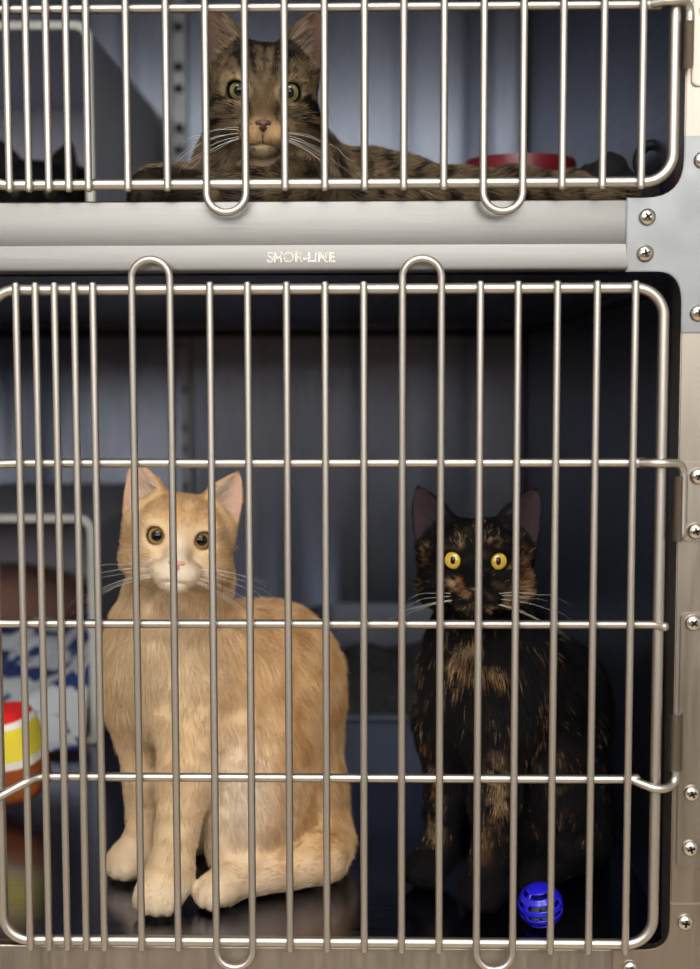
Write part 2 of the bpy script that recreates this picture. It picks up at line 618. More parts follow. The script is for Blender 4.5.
topx = [5, 25, 45, 65, 85, 125, 165, 205, 245, 284, 324, 365, 404, 444, 483.5, 524, 564, 605, 643.5]
botx = [10, 29, 49, 69, 89, 128, 167.5, 206, 245, 285, 325, 364, 403.5, 444, 484, 523, 562, 602, 641]
wx2 = [(P(a, 4, YW).x + P(b, 184, YW).x) / 2 for a, b in zip(topx, botx)]
zt_, zb_ = ZTOP - .01, P(350, 189, YW).z
zl_bot = P(350, 212.5, YW).z
z_bot_loop = lambda r: zl_bot + r
zl_top = ZTOP + .01
z_top_loop = lambda r: zl_top - r
rx0b = wx2[0] - (wx2[4] - wx2[3]) * 1.6
rx1b = P(674, 90, YH).x
rz0b, rz1b = P(350, 183.5, YH).z, ZTOP - .014
zu1 = P(350, 7, YH).z
hx = P(690, 7, FY - .0068).x
k1 = fillet([(rx0b - .006, YH, zu1), (wx2[-1] + .004, YH, zu1), (rx1b - .002, -.0045, zu1 + .0005), (hx, FY - .0068, zu1 + .001), (hx, FY - .0068, zu1 - .04)], [.01, .012, .012, .0075, .01], False, 6)
k2 = [(rx0b - .006, YH, zu1 + .11), (rx1b + .004, YH - .001, zu1 + .11)]
upd = door('cage_door', 'wire door of the upper cage, in front of the brown tabby cat', wx2, [(5, 6), (12, 13)], [(7, 8), (14, 15)],
           zt_, zb_, (rx0b, rx1b, rz0b, rz1b), [(k1, RH), (k2, RH)])
tube('collar', [(wx2[-1] + .003, YH, zu1), (wx2[-1] + .012, YH, zu1)], RH * 1.25, M['steel_wire'], upd, 14)


# ------------------------------------------------------------------ things in the cages
def hide_box(z0, label, dx=0.0):
    root = empty('hide_box', (-.47, .735, z0))
    tag(root, label, 'hiding box', 'open-fronted hiding boxes')
    x0, x1, y0, y1, z1 = -.64, -.3105, .532, .968, z0 + .257
    x1 += dx
    t = .007

    def prof(d, r):
        q = fillet([Vector((x0 + d, 0, z0 + .0004 + d)), Vector((x1 - d, 0, z0 + .0004 + d)), Vector((x1 - d, 0, z1 - d)), Vector((x0 + d, 0, z1 - d))], [.004, .004, r, r], True, 8)
        return [(v.x, v.z) for v in q]

    def loft(bm, loops):
        rings = [[bm.verts.new((x, y, z)) for x, z in pr] for pr, y in loops]
        n = len(rings[0])
        for a, b in zip(rings[:-1], rings[1:]):
            for k in range(n):
                bm.faces.new((a[k], a[(k + 1) % n], b[(k + 1) % n], b[k]))
        return rings

    bm = bmesh.new()
    rg = loft(bm, [(prof(t, .012), y0 + .006), (prof(t, .012), y1 - t)])
    bm.faces.new(rg[-1])
    bm2 = loft(bm, [(prof(t, .012), y0 + .006), (prof(.001, .018), y0 + .006), (prof(.001, .018), y1 - .003), (prof(.004, .018), y1)])
    bm.faces.new(bm2[-1])
    bmesh.ops.remove_doubles(bm, verts=bm.verts[:], dist=1e-6)
    from_bm('shell', bm, M['box'], root, sharp=40)
    bm = bmesh.new()
    rs = [(prof(.0085, .011), y0 + .0062), (prof(.0085, .011), y0 + .001), (prof(.0075, .012), y0), (prof(.001, .017), y0), (prof(0, .018), y0 + .001), (prof(0, .018), y0 + .0062)]
    loft(bm, rs + [rs[0]])
    bmesh.ops.remove_doubles(bm, verts=bm.verts[:], dist=1e-6)
    tag(from_bm('rim', bm, M['box_rim'], root, sharp=40), 'pale rounded rim around the opening')
    return root


hide_box(0.0, 'grey plastic box with a pale rim open at the front, on the lower cage floor')
hide_box(ZU, 'grey plastic open-fronted box sheltering the black cat in the upper cage', .006)


def vnoise(Pn, seed=0):
    """smooth value noise, numpy, about 0..1"""
    Pn = np.asarray(Pn, float)
    i = np.floor(Pn).astype(np.int64)
    f = Pn - i
    f = f * f * (3 - 2 * f)

    def hsh(x, y, z):
        h = (x * 374761393 + y * 668265263 + z * 2147483647 + seed * 1274126177) & 0x7fffffff
        h = ((h ^ (h >> 13)) * 1274126177) & 0x7fffffff
        h = h ^ (h >> 16)
        return (h & 0xffff) / 65535.0

    out = 0
    for dx in (0, 1):
        for dy in (0, 1):
            for dz in (0, 1):
                w = (f[..., 0] if dx else 1 - f[..., 0]) * (f[..., 1] if dy else 1 - f[..., 1]) * (f[..., 2] if dz else 1 - f[..., 2])
                out = out + w * hsh(i[..., 0] + dx, i[..., 1] + dy, i[..., 2] + dz)
    return out


def fbm(Pn, seed=0, octv=3):
    s, a, t = 0, 1.0, 0
    Pn = np.asarray(Pn, float)
    for k in range(octv):
        s = s + a * vnoise(Pn * (2 ** k), seed + k * 17)
        t += a
        a *= .5
    return s / t


def sheet(name, nx, ny, fn, mat, parent=None, thick=0.003):
    """a cloth: fn(u, v) gives the place of each point of the sheet"""
    bm = bmesh.new()
    g = [[bm.verts.new(fn(i / nx, j / ny)) for i in range(nx + 1)] for j in range(ny + 1)]
    for j in range(ny):
        for i in range(nx):
            bm.faces.new((g[j][i], g[j][i + 1], g[j + 1][i + 1], g[j + 1][i]))
    bmesh.ops.recalc_face_normals(bm, faces=bm.faces[:])
    bmesh.ops.solidify(bm, geom=bm.faces[:], thickness=thick)
    return from_bm(name, bm, mat, parent, smooth=True)


# patterned blanket in the lower box
m, nt, b = new_mat('blue_white_print')
tcn = nt.nodes.new('ShaderNodeTexCoord')
n1 = nt.nodes.new('ShaderNodeTexNoise'); n1.inputs['Scale'].default_value = 24; n1.inputs['Detail'].default_value = 3
n2 = nt.nodes.new('ShaderNodeTexNoise'); n2.inputs['Scale'].default_value = 150; n2.inputs['Detail'].default_value = 2
cr = nt.nodes.new('ShaderNodeValToRGB')
cr.color_ramp.elements[0].position = .525; cr.color_ramp.elements[0].color = lin(222, 228, 234) + (1,)
cr.color_ramp.elements[1].position = .545; cr.color_ramp.elements[1].color = lin(44, 66, 128) + (1,)
mxx = nt.nodes.new('ShaderNodeMix'); mxx.data_type = 'RGBA'; mxx.blend_type = 'MULTIPLY'; mxx.inputs[0].default_value = .5
nt.links.new(tcn.outputs['Object'], n1.inputs['Vector']); nt.links.new(tcn.outputs['Object'], n2.inputs['Vector'])
nt.links.new(n1.outputs['Fac'], cr.inputs['Fac']); nt.links.new(cr.outputs['Color'], mxx.inputs[6])
nt.links.new(n2.outputs['Color'], mxx.inputs[7]); nt.links.new(cr.outputs['Color'], b.inputs['Base Color'])
b.inputs['Roughness'].default_value = .95
M['print'] = m


def blanket(u, v):
    x = -.60 + .279 * u
    # v: 0 at the hem on the cage floor, 1 deep in the box
    y = .478 + .26 * v
    nz = float(fbm(np.array([[x * 14, y * 14, 0.3]]), 5)[0]) - .5
    ramp = min(1, max(0, (v - .05) / .25))
    z = .006 + .045 * ramp * ramp * (3 - 2 * ramp) + .05 * max(0, v - .3) / .7
    z += .045 * ramp * max(0, (u - .72) / .28) ** 1.5
    z += nz * .035 * ramp + .004 * math.sin(x * 90 + y * 20) * ramp
    return (x, y + .02 * (u - .5) * (1 - v) + nz * .012, max(.005, z) if v < .14 else max(.014, z))


tag(sheet('blanket', 60, 50, blanket, M['print']), 'white blanket printed in navy blue, spilling out of the lower grey box', 'blanket')


def superblob(name, c, r, e, mat, parent=None, rot=(0, 0, 0), nu=32, nv=20, fn=None):
    bm = bmesh.new()

    def pw(a): return math.copysign(abs(a) ** e, a)
    rows = []
    R = Matrix.Rotation(rot[2], 3, 'Z') @ Matrix.Rotation(rot[1], 3, 'Y') @ Matrix.Rotation(rot[0], 3, 'X')
    for j in range(nv + 1):
        ph = -PI / 2 + PI * j / nv
        row = []
        for i in range(nu):
            th = 2 * PI * i / nu
            p = Vector((r[0] * pw(math.cos(ph)) * pw(math.cos(th)), r[1] * pw(math.cos(ph)) * pw(math.sin(th)), r[2] * pw(math.sin(ph))))
            if fn: p = fn(p)
            row.append(bm.verts.new(Vector(c) + R @ p))
        rows.append(row)
    for j in range(nv):
        for i in range(nu):
            bm.faces.new((rows[j][i], rows[j][(i + 1) % nu], rows[j + 1][(i + 1) % nu], rows[j + 1][i]))
    bmesh.ops.remove_doubles(bm, verts=bm.verts[:], dist=1e-5)
    return from_bm(name, bm, mat, parent, smooth=True)


def lump(sc, amt, seed):
    def f(p):
        n = float(fbm(np.array([[p.x * sc + 9, p.y * sc + 3, p.z * sc]]), seed)[0]) - .5
        return p * (1 + n * amt)
    return f


tag(superblob('cushion', (-.50, .86, .085), (.115, .085, .066), .75, M['brown_fleece'], fn=lump(14, .5, 3), rot=(.1, .12, 0)),
    'brown fleece cushion inside the lower grey box, behind the printed blanket', 'cushion')

# plush block toy: plain coloured bands, no figure
m, nt, b = new_mat('banded_plush')
tcn = nt.nodes.new('ShaderNodeTexCoord')
sp = nt.nodes.new('ShaderNodeSeparateXYZ')
cr = nt.nodes.new('ShaderNodeValToRGB')
cr.color_ramp.interpolation = 'CONSTANT'
els = [(0, (150, 72, 24)), (.40, (232, 226, 214)), (.48, (238, 216, 62)), (.80, (236, 232, 226)), (.86, (212, 24, 26))]
cr.color_ramp.elements[0].position = 0; cr.color_ramp.elements[0].color = lin(*els[0][1]) + (1,)
cr.color_ramp.elements[1].position = els[1][0]; cr.color_ramp.elements[1].color = lin(*els[1][1]) + (1,)
for p_, c_ in els[2:]:
    e_ = cr.color_ramp.elements.new(p_); e_.color = lin(*c_) + (1,)
nt.links.new(tcn.outputs['Generated'], sp.inputs[0]); nt.links.new(sp.outputs['Z'], cr.inputs['Fac'])
nt.links.new(cr.outputs['Color'], b.inputs['Base Color'])
b.inputs['Roughness'].default_value = .9
M['plush'] = m
tc_ = P(2, 768, .31)
toy = superblob('plush_toy', (0, 0, 0), (.040, .026, .046), .5, M['plush'], fn=lump(20, .12, 2), nu=40, nv=28)
toy.location = (tc_.x, .31, .0545)
toy.rotation_euler = (.12, -.20, -.25)
tag(toy, 'small red, yellow and brown banded plush block in front of the printed blanket', 'toy')

# litter tray
tray = empty('litter_tray', (.048, .63, 0))
tag(tray, 'blue-grey plastic litter tray between the two sitting cats, at the back of the lower cage', 'litter tray')


def tray_ring(x0, x1, y0, y1, z, r, zb=None):
    q = fillet([Vector((x0, y0, 0)), Vector((x1, y0, 0)), Vector((x1, y1, 0)), Vector((x0, y1, 0))], r, True, 8)
    zb = z if zb is None else zb
    return [(v.x, v.y, z + (zb - z) * (v.y - y0) / (y1 - y0)) for v in q]


def loft3(bm, loops, close=False):
    rings = [[bm.verts.new(p) for p in l] for l in loops]
    n = len(rings[0])
    for a, b in zip(rings[:-1], rings[1:]):
        for k in range(n):
            bm.faces.new((a[k], a[(k + 1) % n], b[(k + 1) % n], b[k]))
    return rings


TX0, TX1, TY0, TY1 = -.098, .2, .40, .86
bm = bmesh.new()
rr = loft3(bm, [tray_ring(TX0 + .018, TX1 - .018, TY0 + .018, TY1 - .018, .0006, .03),
                tray_ring(TX0 + .006, TX1 - .006, TY0 + .006, TY1 - .006, .062, .035, .096),
                tray_ring(TX0, TX1, TY0, TY1, .064, .04, .099),
                tray_ring(TX0, TX1, TY0, TY1, .068, .04, .103),
                tray_ring(TX0 + .008, TX1 - .008, TY0 + .008, TY1 - .008, .068, .035, .103),
                tray_ring(TX0 + .011, TX1 - .011, TY0 + .011, TY1 - .011, .060, .032, .092),
                tray_ring(TX0 + .021, TX1 - .021, TY0 + .021, TY1 - .021, .004, .028)])
bm.faces.new(rr[0]); bm.faces.new(rr[-1])
from_bm('basin', bm, M['tray'], tray, sharp=50)

bm = bmesh.new()
nx, ny = 70, 90
g = []
for j in range(ny + 1):
    row = []
    for i in range(nx + 1):
        u, v = i / nx, j / ny
        x = TX0 + .033 + (TX1 - TX0 - .066) * u
        y = TY0 + .033 + (TY1 - TY0 - .066) * v
        q = np.array([[x * 12, y * 12, 1.]])
        z = .038 + .05 * float(fbm(q, 11)[0]) * v + .010 * (float(fbm(q * 9, 4)[0]) - .5)
        edge = min(u, 1 - u, v, 1 - v) * 9
        z = .03 + (z - .03) * min(1, edge) if edge < 1 else z
        row.append(bm.verts.new((x, y, z)))
    g.append(row)
for j in range(ny):
    for i in range(nx):
        bm.faces.new((g[j][i], g[j][i + 1], g[j + 1][i + 1], g[j + 1][i]))
tag(from_bm('cat_litter', bm, M['litter'], None, smooth=True), 'dark grey granular cat litter heaped in the litter tray', 'cat litter', kind='stuff')

# blue slotted ball with a bell in it
bp_ = P(540.5, 904.5, .052)
rb = .0168
ball = empty('ball', (bp_.x, .052, rb + .0004))
tag(ball, 'blue slotted plastic ball on the floor beside the tortoiseshell cat', 'ball')
bm = bmesh.new()
nu, nv = 72, 60
rows = []
for j in range(nv + 1):
    th = PI * j / nv
    rows.append([bm.verts.new((rb * math.sin(th) * math.cos(2 * PI * i / nu), rb * math.sin(th) * math.sin(2 * PI * i / nu), rb * math.cos(th))) for i in range(nu)])
for j in range(nv):
    lat = 90 - 180 * (j + .5) / nv
    for i in range(nu):
        gap = any(abs(lat - c) < 6.5 for c in (50, 22, -6, -34)) and (i % 24) > 2
        if not gap:
            bm.faces.new((rows[j][i], rows[j][(i + 1) % nu], rows[j + 1][(i + 1) % nu], rows[j + 1][i]))
bmesh.ops.remove_doubles(bm, verts=bm.verts[:], dist=1e-6)
bmesh.ops.delete(bm, geom=[v for v in bm.verts if not v.link_faces], context='VERTS')
bmesh.ops.recalc_face_normals(bm, faces=bm.faces[:])
bmesh.ops.solidify(bm, geom=bm.faces[:], thickness=.0014)
RB = Matrix.Translation((bp_.x, .052, rb + .0004)) @ Matrix.Rotation(math.radians(10), 4, 'X') @ Matrix.Rotation(math.radians(-9), 4, 'Y') @ Matrix.Rotation(math.radians(-25), 4, 'Z')
bmesh.ops.transform(bm, matrix=RB, verts=bm.verts[:])
from_bm('shell', bm, M['blue'], ball, smooth=True)
bm = bmesh.new()
bm_lathe(bm, [(0, -.0075), (.004, -.0066), (.0072, -.003), (.0076, 0), (.0072, .003), (.004, .0066), (0, .0075)], 24)
nb = len(bm.faces)
bm_box(bm, -.0009, .0009, -.0079, -.002, -.006, .006)
bm.faces.ensure_lookup_table()
for f in bm.faces[nb:]: f.material_index = 1
bmesh.ops.transform(bm, matrix=Matrix.Translation((bp_.x - .001, .049, rb - .0055)), verts=bm.verts[:])
from_bm('bell', bm, [M['bell'], M['black']], ball, smooth=True)

# red bowl, black cloth and black ring toy in the upper cage
bc = P(520, 175, .34)
bm = bmesh.new()
hb = P(520, 162, .34).z - ZU
wb = (P(580, 165, .34).x - P(466, 165, .34).x) / 2
bm_lathe(bm, [(0, .001), (wb * .96, .001), (wb * .97, hb * .15), (wb * .95, hb * .3), (wb * .97, hb * .72), (wb * .985, hb * .93), (wb * .96, hb), (wb * .9, hb), (wb * .86, hb * .9), (wb * .7, hb * .3), (wb * .4, hb * .2), (0, hb * .2)], 48)
bowl = from_bm('food_bowl', bm, M['red'], None, sharp=60)
bowl.location = (bc.x, .34, ZU)
tag(bowl, 'dark red food bowl behind the tabby cat\'s tail in the upper cage', 'bowl')

cc = P(606, 190, .22)
cl = superblob('cloth', (cc.x, .22, ZU + .031), (.025, .03, .030), .9, M['black_cloth'], fn=lump(50, .7, 8), nu=40, nv=28)
tag(cl, 'crumpled black cloth on the upper cage floor, to the right of the red bowl', 'cloth')
c2 = P(652, 178, .14)
rt = from_bm('ring_toy', bm_tube(bmesh.new(), [(c2.x + .011 * math.cos(t), .14 + .004 * math.sin(t), ZU + .044 + .014 * math.sin(t)) for t in [2 * PI * k / 32 for k in range(32)]], .0042, 12, True), M['rubber'], None, smooth=True)
tag(rt, 'black rubber ring propped up in the right front corner of the upper cage', 'toy')
sb = superblob('toy_mouse', (c2.x, .14, ZU + .0135), (.022, .03, .0135), .8, M['black_cloth'], fn=lump(50, .25, 5))
tag(sb, 'flat black felt toy lying under the black rubber ring in the upper cage', 'toy')


# ------------------------------------------------------------------ cats: one continuous skin from blended volumes, then fur
class Skin:
    def __init__(s, lo, hi, h):
        s.h = h
        s.lo = np.array(lo, float)
        s.n = np.ceil((np.array(hi) - s.lo) / h).astype(int) + 1
        s.F = np.full(s.n, .05, np.float32)
        s.prims = []          # (a, b, ra, rb, fur length, flow)

    def _sub(s, lo, hi):
        i0 = np.clip(np.floor((np.array(lo) - s.lo) / s.h).astype(int), 0, s.n)
        i1 = np.clip(np.ceil((np.array(hi) - s.lo) / s.h).astype(int) + 1, 0, s.n)
        sl = tuple(slice(a, b) for a, b in zip(i0, i1))
        ax = [s.lo[k] + s.h * np.arange(i0[k], i1[k]) for k in range(3)]
        X, Y, Z = np.meshgrid(*ax, indexing='ij')
        return sl, np.stack([X, Y, Z], -1)

    def put(s, fn, lo, hi, k, op='u', pad=.035):
        lo, hi = np.array(lo) - pad, np.array(hi) + pad
        sl, Q = s._sub(lo, hi)
        if Q.size == 0: return
        d = fn(Q)
        a = s.F[sl]
        if op == 'u':
            hh = np.maximum(k - np.abs(a - d), 0) / k
            s.F[sl] = np.minimum(a, d) - hh * hh * k / 4
        else:
            hh = np.maximum(k - np.abs(a + d), 0) / k
            s.F[sl] = np.maximum(a, -d) + hh * hh * k / 4

    def ell(s, c, r, k=.02, R=None, op='u', fur=None, flow=None):
        c = np.array(c, float); r = np.array(r, float)
        R = np.eye(3) if R is None else np.array(R)

        def fn(Q):
            q = (Q - c) @ R
            k0 = np.linalg.norm(q / r, axis=-1)
            k1 = np.linalg.norm(q / (r * r), axis=-1) + 1e-9
            return k0 * (k0 - 1) / k1
        m = r.max()
        s.put(fn, c - m, c + m, k, op)
        if fur is not None: s.prims.append((c, c, float(r.mean()), float(r.mean()), fur, flow))

    def cone(s, a, b, ra, rb, k=.02, op='u', fur=None, flow=None):
        a = np.array(a, float); b = np.array(b, float)
        ab = b - a; L = (ab @ ab) + 1e-12

        def fn(Q):
            t = np.clip(((Q - a) @ ab) / L, 0, 1)
            return np.linalg.norm(Q - a - t[..., None] * ab, axis=-1) - (ra + t * (rb - ra))
        m = max(ra, rb)
        s.put(fn, np.minimum(a, b) - m, np.maximum(a, b) + m, k, op)
        if fur is not None: s.prims.append((a, b, ra, rb, fur, flow))

    def mesh(s):
        F = s.F
        n = np.array(F.shape)
        sg = F < 0
        c = [(i, j, k) for i in (0, 1) for j in (0, 1) for k in (0, 1)]
        cnt = sum(sg[i:n[0] - 1 + i, j:n[1] - 1 + j, k:n[2] - 1 + k].astype(np.int8) for i, j, k in c)
        act = np.argwhere((cnt > 0) & (cnt < 8))
        ids = -np.ones(n - 1, np.int64)
        ids[tuple(act.T)] = np.arange(len(act))
        V = {o: F[tuple((act + np.array(o)).T)] for o in c}
        acc = np.zeros((len(act), 3)); w = np.zeros(len(act))
        for o in c:
            for ax in range(3):
                if o[ax] == 0:
                    p = list(o); p[ax] = 1; p = tuple(p)
                    a, b = V[o], V[p]
                    mk = (a < 0) != (b < 0)
                    t = np.where(mk, a / np.where(mk, a - b, 1), 0)
                    pos = np.tile(np.array(o, float), (len(act), 1))
                    pos[:, ax] = t
                    acc += pos * mk[:, None]; w += mk
        verts = s.lo + s.h * (act + acc / w[:, None])
        quads = []
        for ax in range(3):
            u, v = (ax + 1) % 3, (ax + 2) % 3
            sl0 = [slice(None)] * 3; sl1 = [slice(None)] * 3
            sl0[ax] = slice(0, n[ax] - 1); sl1[ax] = slice(1, n[ax])
            A, B = sg[tuple(sl0)], sg[tuple(sl1)]
            e = np.argwhere(A != B)
            e = e[(e[:, u] > 0) & (e[:, v] > 0) & (e[:, u] < n[u] - 1) & (e[:, v] < n[v] - 1)]
            inside = A[tuple(e.T)]
            q = []
            for du, dv in ((0, 0), (-1, 0), (-1, -1), (0, -1)):
                x = e.copy(); x[:, u] += du; x[:, v] += dv
                q.append(ids[tuple(x.T)])
            q = np.stack(q, 1)
            q[~inside] = q[~inside][:, ::-1]
            quads.append(q)
        q = np.concatenate(quads)
        q = q[(q >= 0).all(1)]
        return verts, q


def sm(x, a, b):
    t = np.clip((x - a) / (b - a), 0, 1)
    return t * t * (3 - 2 * t)


def blobw(Q, c, r):
    d = (Q - np.array(c)) / np.array(r)
    return np.exp(-(d * d).sum(-1))


class Head:
    """a cat's head in its own frame (x to the picture's right, -y out of the face, z up), set into the skin"""

    def __init__(s, C, roll, yaw, pitch, sx=1.0, sc=1.0, ear_tip=(.040, .008, .061), ear_base=(.0305, .012, .030), ear_w=.0185, eye=(.0178, .006), eye_r=(.0070, .0064), mz=0.0, slant=.55):
        s.C = np.array(C)
        R = Matrix.Rotation(yaw, 3, 'Z') @ Matrix.Rotation(pitch, 3, 'X') @ Matrix.Rotation(roll, 3, 'Y')
        s.R = np.array(R)
        s.sx, s.sc = sx, sc
        s.ear_tip, s.ear_base, s.ear_w = ear_tip, ear_base, ear_w
        s.eye, s.eye_r = eye, eye_r
        s.mz, s.slant = mz, slant

    def w(s, p):
        return s.C + s.R @ (np.array(p, float) * s.sc * np.array([s.sx, 1, 1]))

    def loc(s, Q):
        return ((Q - s.C) @ s.R) / s.sc / np.array([s.sx, 1, 1])

    def e(s, S, c, r, k, op='u', fur=.005, rot=None):
        R = s.R if rot is None else s.R @ np.array(rot)
        S.ell(s.w(c), np.array(r) * s.sc * np.array([s.sx, 1, 1]), k, R, op, fur if op == 'u' else None, 'head')

    def ear_frame(s, sd):
        B = s.w((sd * s.ear_base[0], s.ear_base[1], s.ear_base[2]))
        Tp = s.w((sd * s.ear_tip[0], s.ear_tip[1], s.ear_tip[2]))
        A = Tp - B; H = np.linalg.norm(A); A /= H
        fw = s.R @ np.array([sd * .42, -1, .1]); fw -= A * (fw @ A); fw /= np.linalg.norm(fw)
        W = np.cross(A, fw)
        return B, A, H, W, fw

    def build(s, S):
        s.e(S, (0, .012, .006), (.039, .042, .0325), .01)
        s.e(S, (0, -.012, .012), (.028, .024, .022), .016)                 # forehead
        for d in (-1, 1):
            s.e(S, (d * .021, -.004, -.013), (.0235, .027, .0205), .014, fur=.008)   # cheeks
            s.e(S, (d * .0085, -.036, -.0195 + s.mz), (.0118, .0125, .0092), .006, fur=.0035)     # whisker pads
            s.e(S, (d * .0175, -.023, .016), (.012, .010, .006), .010, fur=.004)            # brow
        nb0, nb1 = s.w((0, -.024, .012)), s.w((0, -.043, -.010 + s.mz))
        S.cone(nb0, nb1, .0098 * s.sc, .0066 * s.sc, .010, fur=.0022, flow='head')
        s.e(S, (0, -.0335, -.0290 + s.mz), (.0115, .0112, .0072), .009, fur=.004)               # chin
        # mouth: a fold between pads and chin, and the split under the nose
        for d in (-1, 1):
            s.e(S, (d * .0068, -.0475, -.0262 + s.mz), (.0070, .0034, .0007), .0014, 's', rot=Matrix.Rotation(d * .14, 3, 'Y'))
        s.e(S, (0, -.0500, -.0205 + s.mz), (.0006, .004, .0045), .0018, 's')
        # ears
        for d in (-1, 1):
            B, A, H, W, fw = s.ear_frame(d)
            We = s.ear_w * s.sc

            def ear(Q, B=B, A=A, H=H, W=W, fw=fw, d=d):
                q = Q - B
                u = q @ W; v = q @ fw
                t = (q @ A + s.slant * d * u * (1 - np.clip((q @ A) / H, 0, 1))) / H
                tt = np.clip(t, -.6, .999)
                om = 1 - tt
                w = We * om ** .68 * (1 + .12 * np.sin(np.clip(tt, 0, 1) * PI))
                dp = .0105 * s.sc * om ** .7 + .0012
                do = (np.sqrt((u / w) ** 2 + (v / dp) ** 2) - 1) * np.minimum(w, dp)
                do = np.maximum(do, (t - .985) * H)
                wi = w * .86; di = dp * 1.02
                dn = (np.sqrt((u / wi) ** 2 + ((v - dp * .82) / di) ** 2) - 1) * np.minimum(wi, di)
                dn = np.maximum(dn, (.10 - t) * H * .6)
                k = .0016
                hh = np.maximum(k - np.abs(do + dn), 0) / k
                return np.maximum(do, -dn) + hh * hh * k / 4
            tip = B + A * H
            S.put(ear, np.minimum(B - .02, tip - .01), np.maximum(B + .02, tip + .01), .005, pad=.012)
            S.prims.append((B, B + A * H * .8, .012, .004, .0028, tuple(A)))
        # eye openings
        s.eyes = []
        ex, ez = s.eye
        for d in (-1, 1):
            ax = s.R @ np.array([d * .30, -1, .02]); ax /= np.linalg.norm(ax)
            c0 = s.w((d * ex / s.sx, -.030, ez))
            # find the skin along the axis
            ts = np.linspace(-.03, .02, 101)
            best = 0
            for t in ts:
                p = c0 + ax * t
                i = np.round((p - S.lo) / S.h).astype(int)
                if S.F[tuple(i)] < 0: best = t
            surf = c0 + ax * best
            right = np.cross(ax, s.R @ np.array([0, 0, 1.])); right /= np.linalg.norm(right)
            up = np.cross(right, ax)
            tilt = d * .16
            r2 = right * math.cos(tilt) + up * math.sin(tilt) * (1 if True else 1)
            u2 = np.cross(r2, ax)
            Re = np.stack([r2, ax, u2], 1)
            S.ell(surf, (s.eye_r[0] * s.sc, .012, s.eye_r[1] * s.sc), .0016, Re, 's')
            s.eyes.append((surf - ax * .0086 * s.sc, ax, surf, up, right))
        return s

    def near_eye(s, Q):
        d = np.full(len(Q), 9.)
        for c, ax, surf, up, rt in s.eyes:
            q = Q - surf
            a = q @ ax
            rad = np.sqrt(((q @ rt) / s.eye_r[0]) ** 2 + ((q @ up) / s.eye_r[1]) ** 2)
            d = np.where((a > -.012) & (a < .02), np.minimum(d, rad), d)
        return d

    def in_ear(s, Q, N):
        o = np.zeros(len(Q))
        for d in (-1, 1):
            B, A, H, W, fw = s.ear_frame(d)
            q = Q - B
            u = np.abs(q @ W); v = q @ fw
            t = (q @ A + s.slant * d * (q @ W) * (1 - np.clip((q @ A) / H, 0, 1))) / H
            tt = np.clip(t, 0, .999)
            w = s.ear_w * s.sc * (1 - tt) ** .68
            hit = (t > .08) & (t < 1.05) & (u < w * 1.25) & (v > -.014)
            f = sm(N @ fw, .15, .5) * sm(.96 - t, 0, .1) * hit * sm(1.02 - u / (w + 1e-6), 0, .18)
            o = np.maximum(o, f)
        return o

    def on_ear(s, Q):
        o = np.zeros(len(Q), bool)
        for d in (-1, 1):
            B, A, H, W, fw = s.ear_frame(d)
            q = Q - B
            t = (q @ A) / H
            o |= (t > .28) & (t < 1.1) & (np.abs(q @ W) < s.ear_w * s.sc * 1.3) & (np.abs(q @ fw) < .016)
        return o


def paw(S, c, fwd, w, k=.0022, fur=.003):
    """a paw resting at c (its middle), toes towards fwd"""
    c = np.array(c); f = np.array([fwd[0], fwd[1], 0.]); f /= np.linalg.norm(f)
    sdv = np.array([-f[1], f[0], 0])
    S.ell(c, (w * 1.0, w * 1.0, w * .80), .012, fur=fur, flow=tuple(f))
    for i, o in enumerate((-.66, -.23, .23, .66)):
        fo = w * (.78 if abs(o) < .5 else .55)
        S.ell(c + sdv * o * w + f * fo + np.array([0, 0, -w * .22]), (w * .32, w * .32, w * .50), k, fur=fur, flow=tuple(f))


def iris_mat(name, c_in, c_out, pupil, slit=1.0):
    m, nt, b = new_mat(name)
    tc = nt.nodes.new('ShaderNodeTexCoord')
    mp = nt.nodes.new('ShaderNodeMapping')
    mp.inputs['Scale'].default_value = (1, 1, 0)
    ln = nt.nodes.new('ShaderNodeVectorMath'); ln.operation = 'LENGTH'
    nt.links.new(tc.outputs['Object'], mp.inputs['Vector']); nt.links.new(mp.outputs['Vector'], ln.inputs[0])
    nz = nt.nodes.new('ShaderNodeTexNoise'); nz.inputs['Scale'].default_value = 700
    nt.links.new(tc.outputs['Object'], nz.inputs['Vector'])
    cr = nt.nodes.new('ShaderNodeValToRGB')
    mr = nt.nodes.new('ShaderNodeMapRange')
    mr.inputs['From Max'].default_value = .0085
    nt.links.new(ln.outputs['Value'], mr.inputs['Value'])
    nt.links.new(mr.outputs['Result'], cr.inputs['Fac'])
    e = cr.color_ramp.elements
    e[0].position = pupil; e[0].color = c_in + (1,)
    e[1].position = .74; e[1].color = c_out + (1,)
    x = cr.color_ramp.elements.new(.80); x.color = lin(22, 16, 10) + (1,)
    mx = nt.nodes.new('ShaderNodeMix'); mx.data_type = 'RGBA'; mx.blend_type = 'MULTIPLY'
    mx.inputs[0].default_value = .35
    nt.links.new(cr.outputs['Color'], mx.inputs[6]); nt.links.new(nz.outputs['Color'], mx.inputs[7])
    nt.links.new(mx.outputs[2], b.inputs['Base Color'])
    b.inputs['Roughness'].default_value = .08
    b.inputs['Coat Weight'].default_value = 1.0
    b.inputs['Coat Roughness'].default_value = .02
    return m


m, nt, b = new_mat('pupil')
b.inputs['Base Color'].default_value = (.002, .002, .003, 1)
b.inputs['Roughness'].default_value = .03
b.inputs['Coat Weight'].default_value = 0.15
b.inputs['Specular IOR Level'].default_value = .35
b.inputs['Coat Roughness'].default_value = .02
M['pupil'] = m


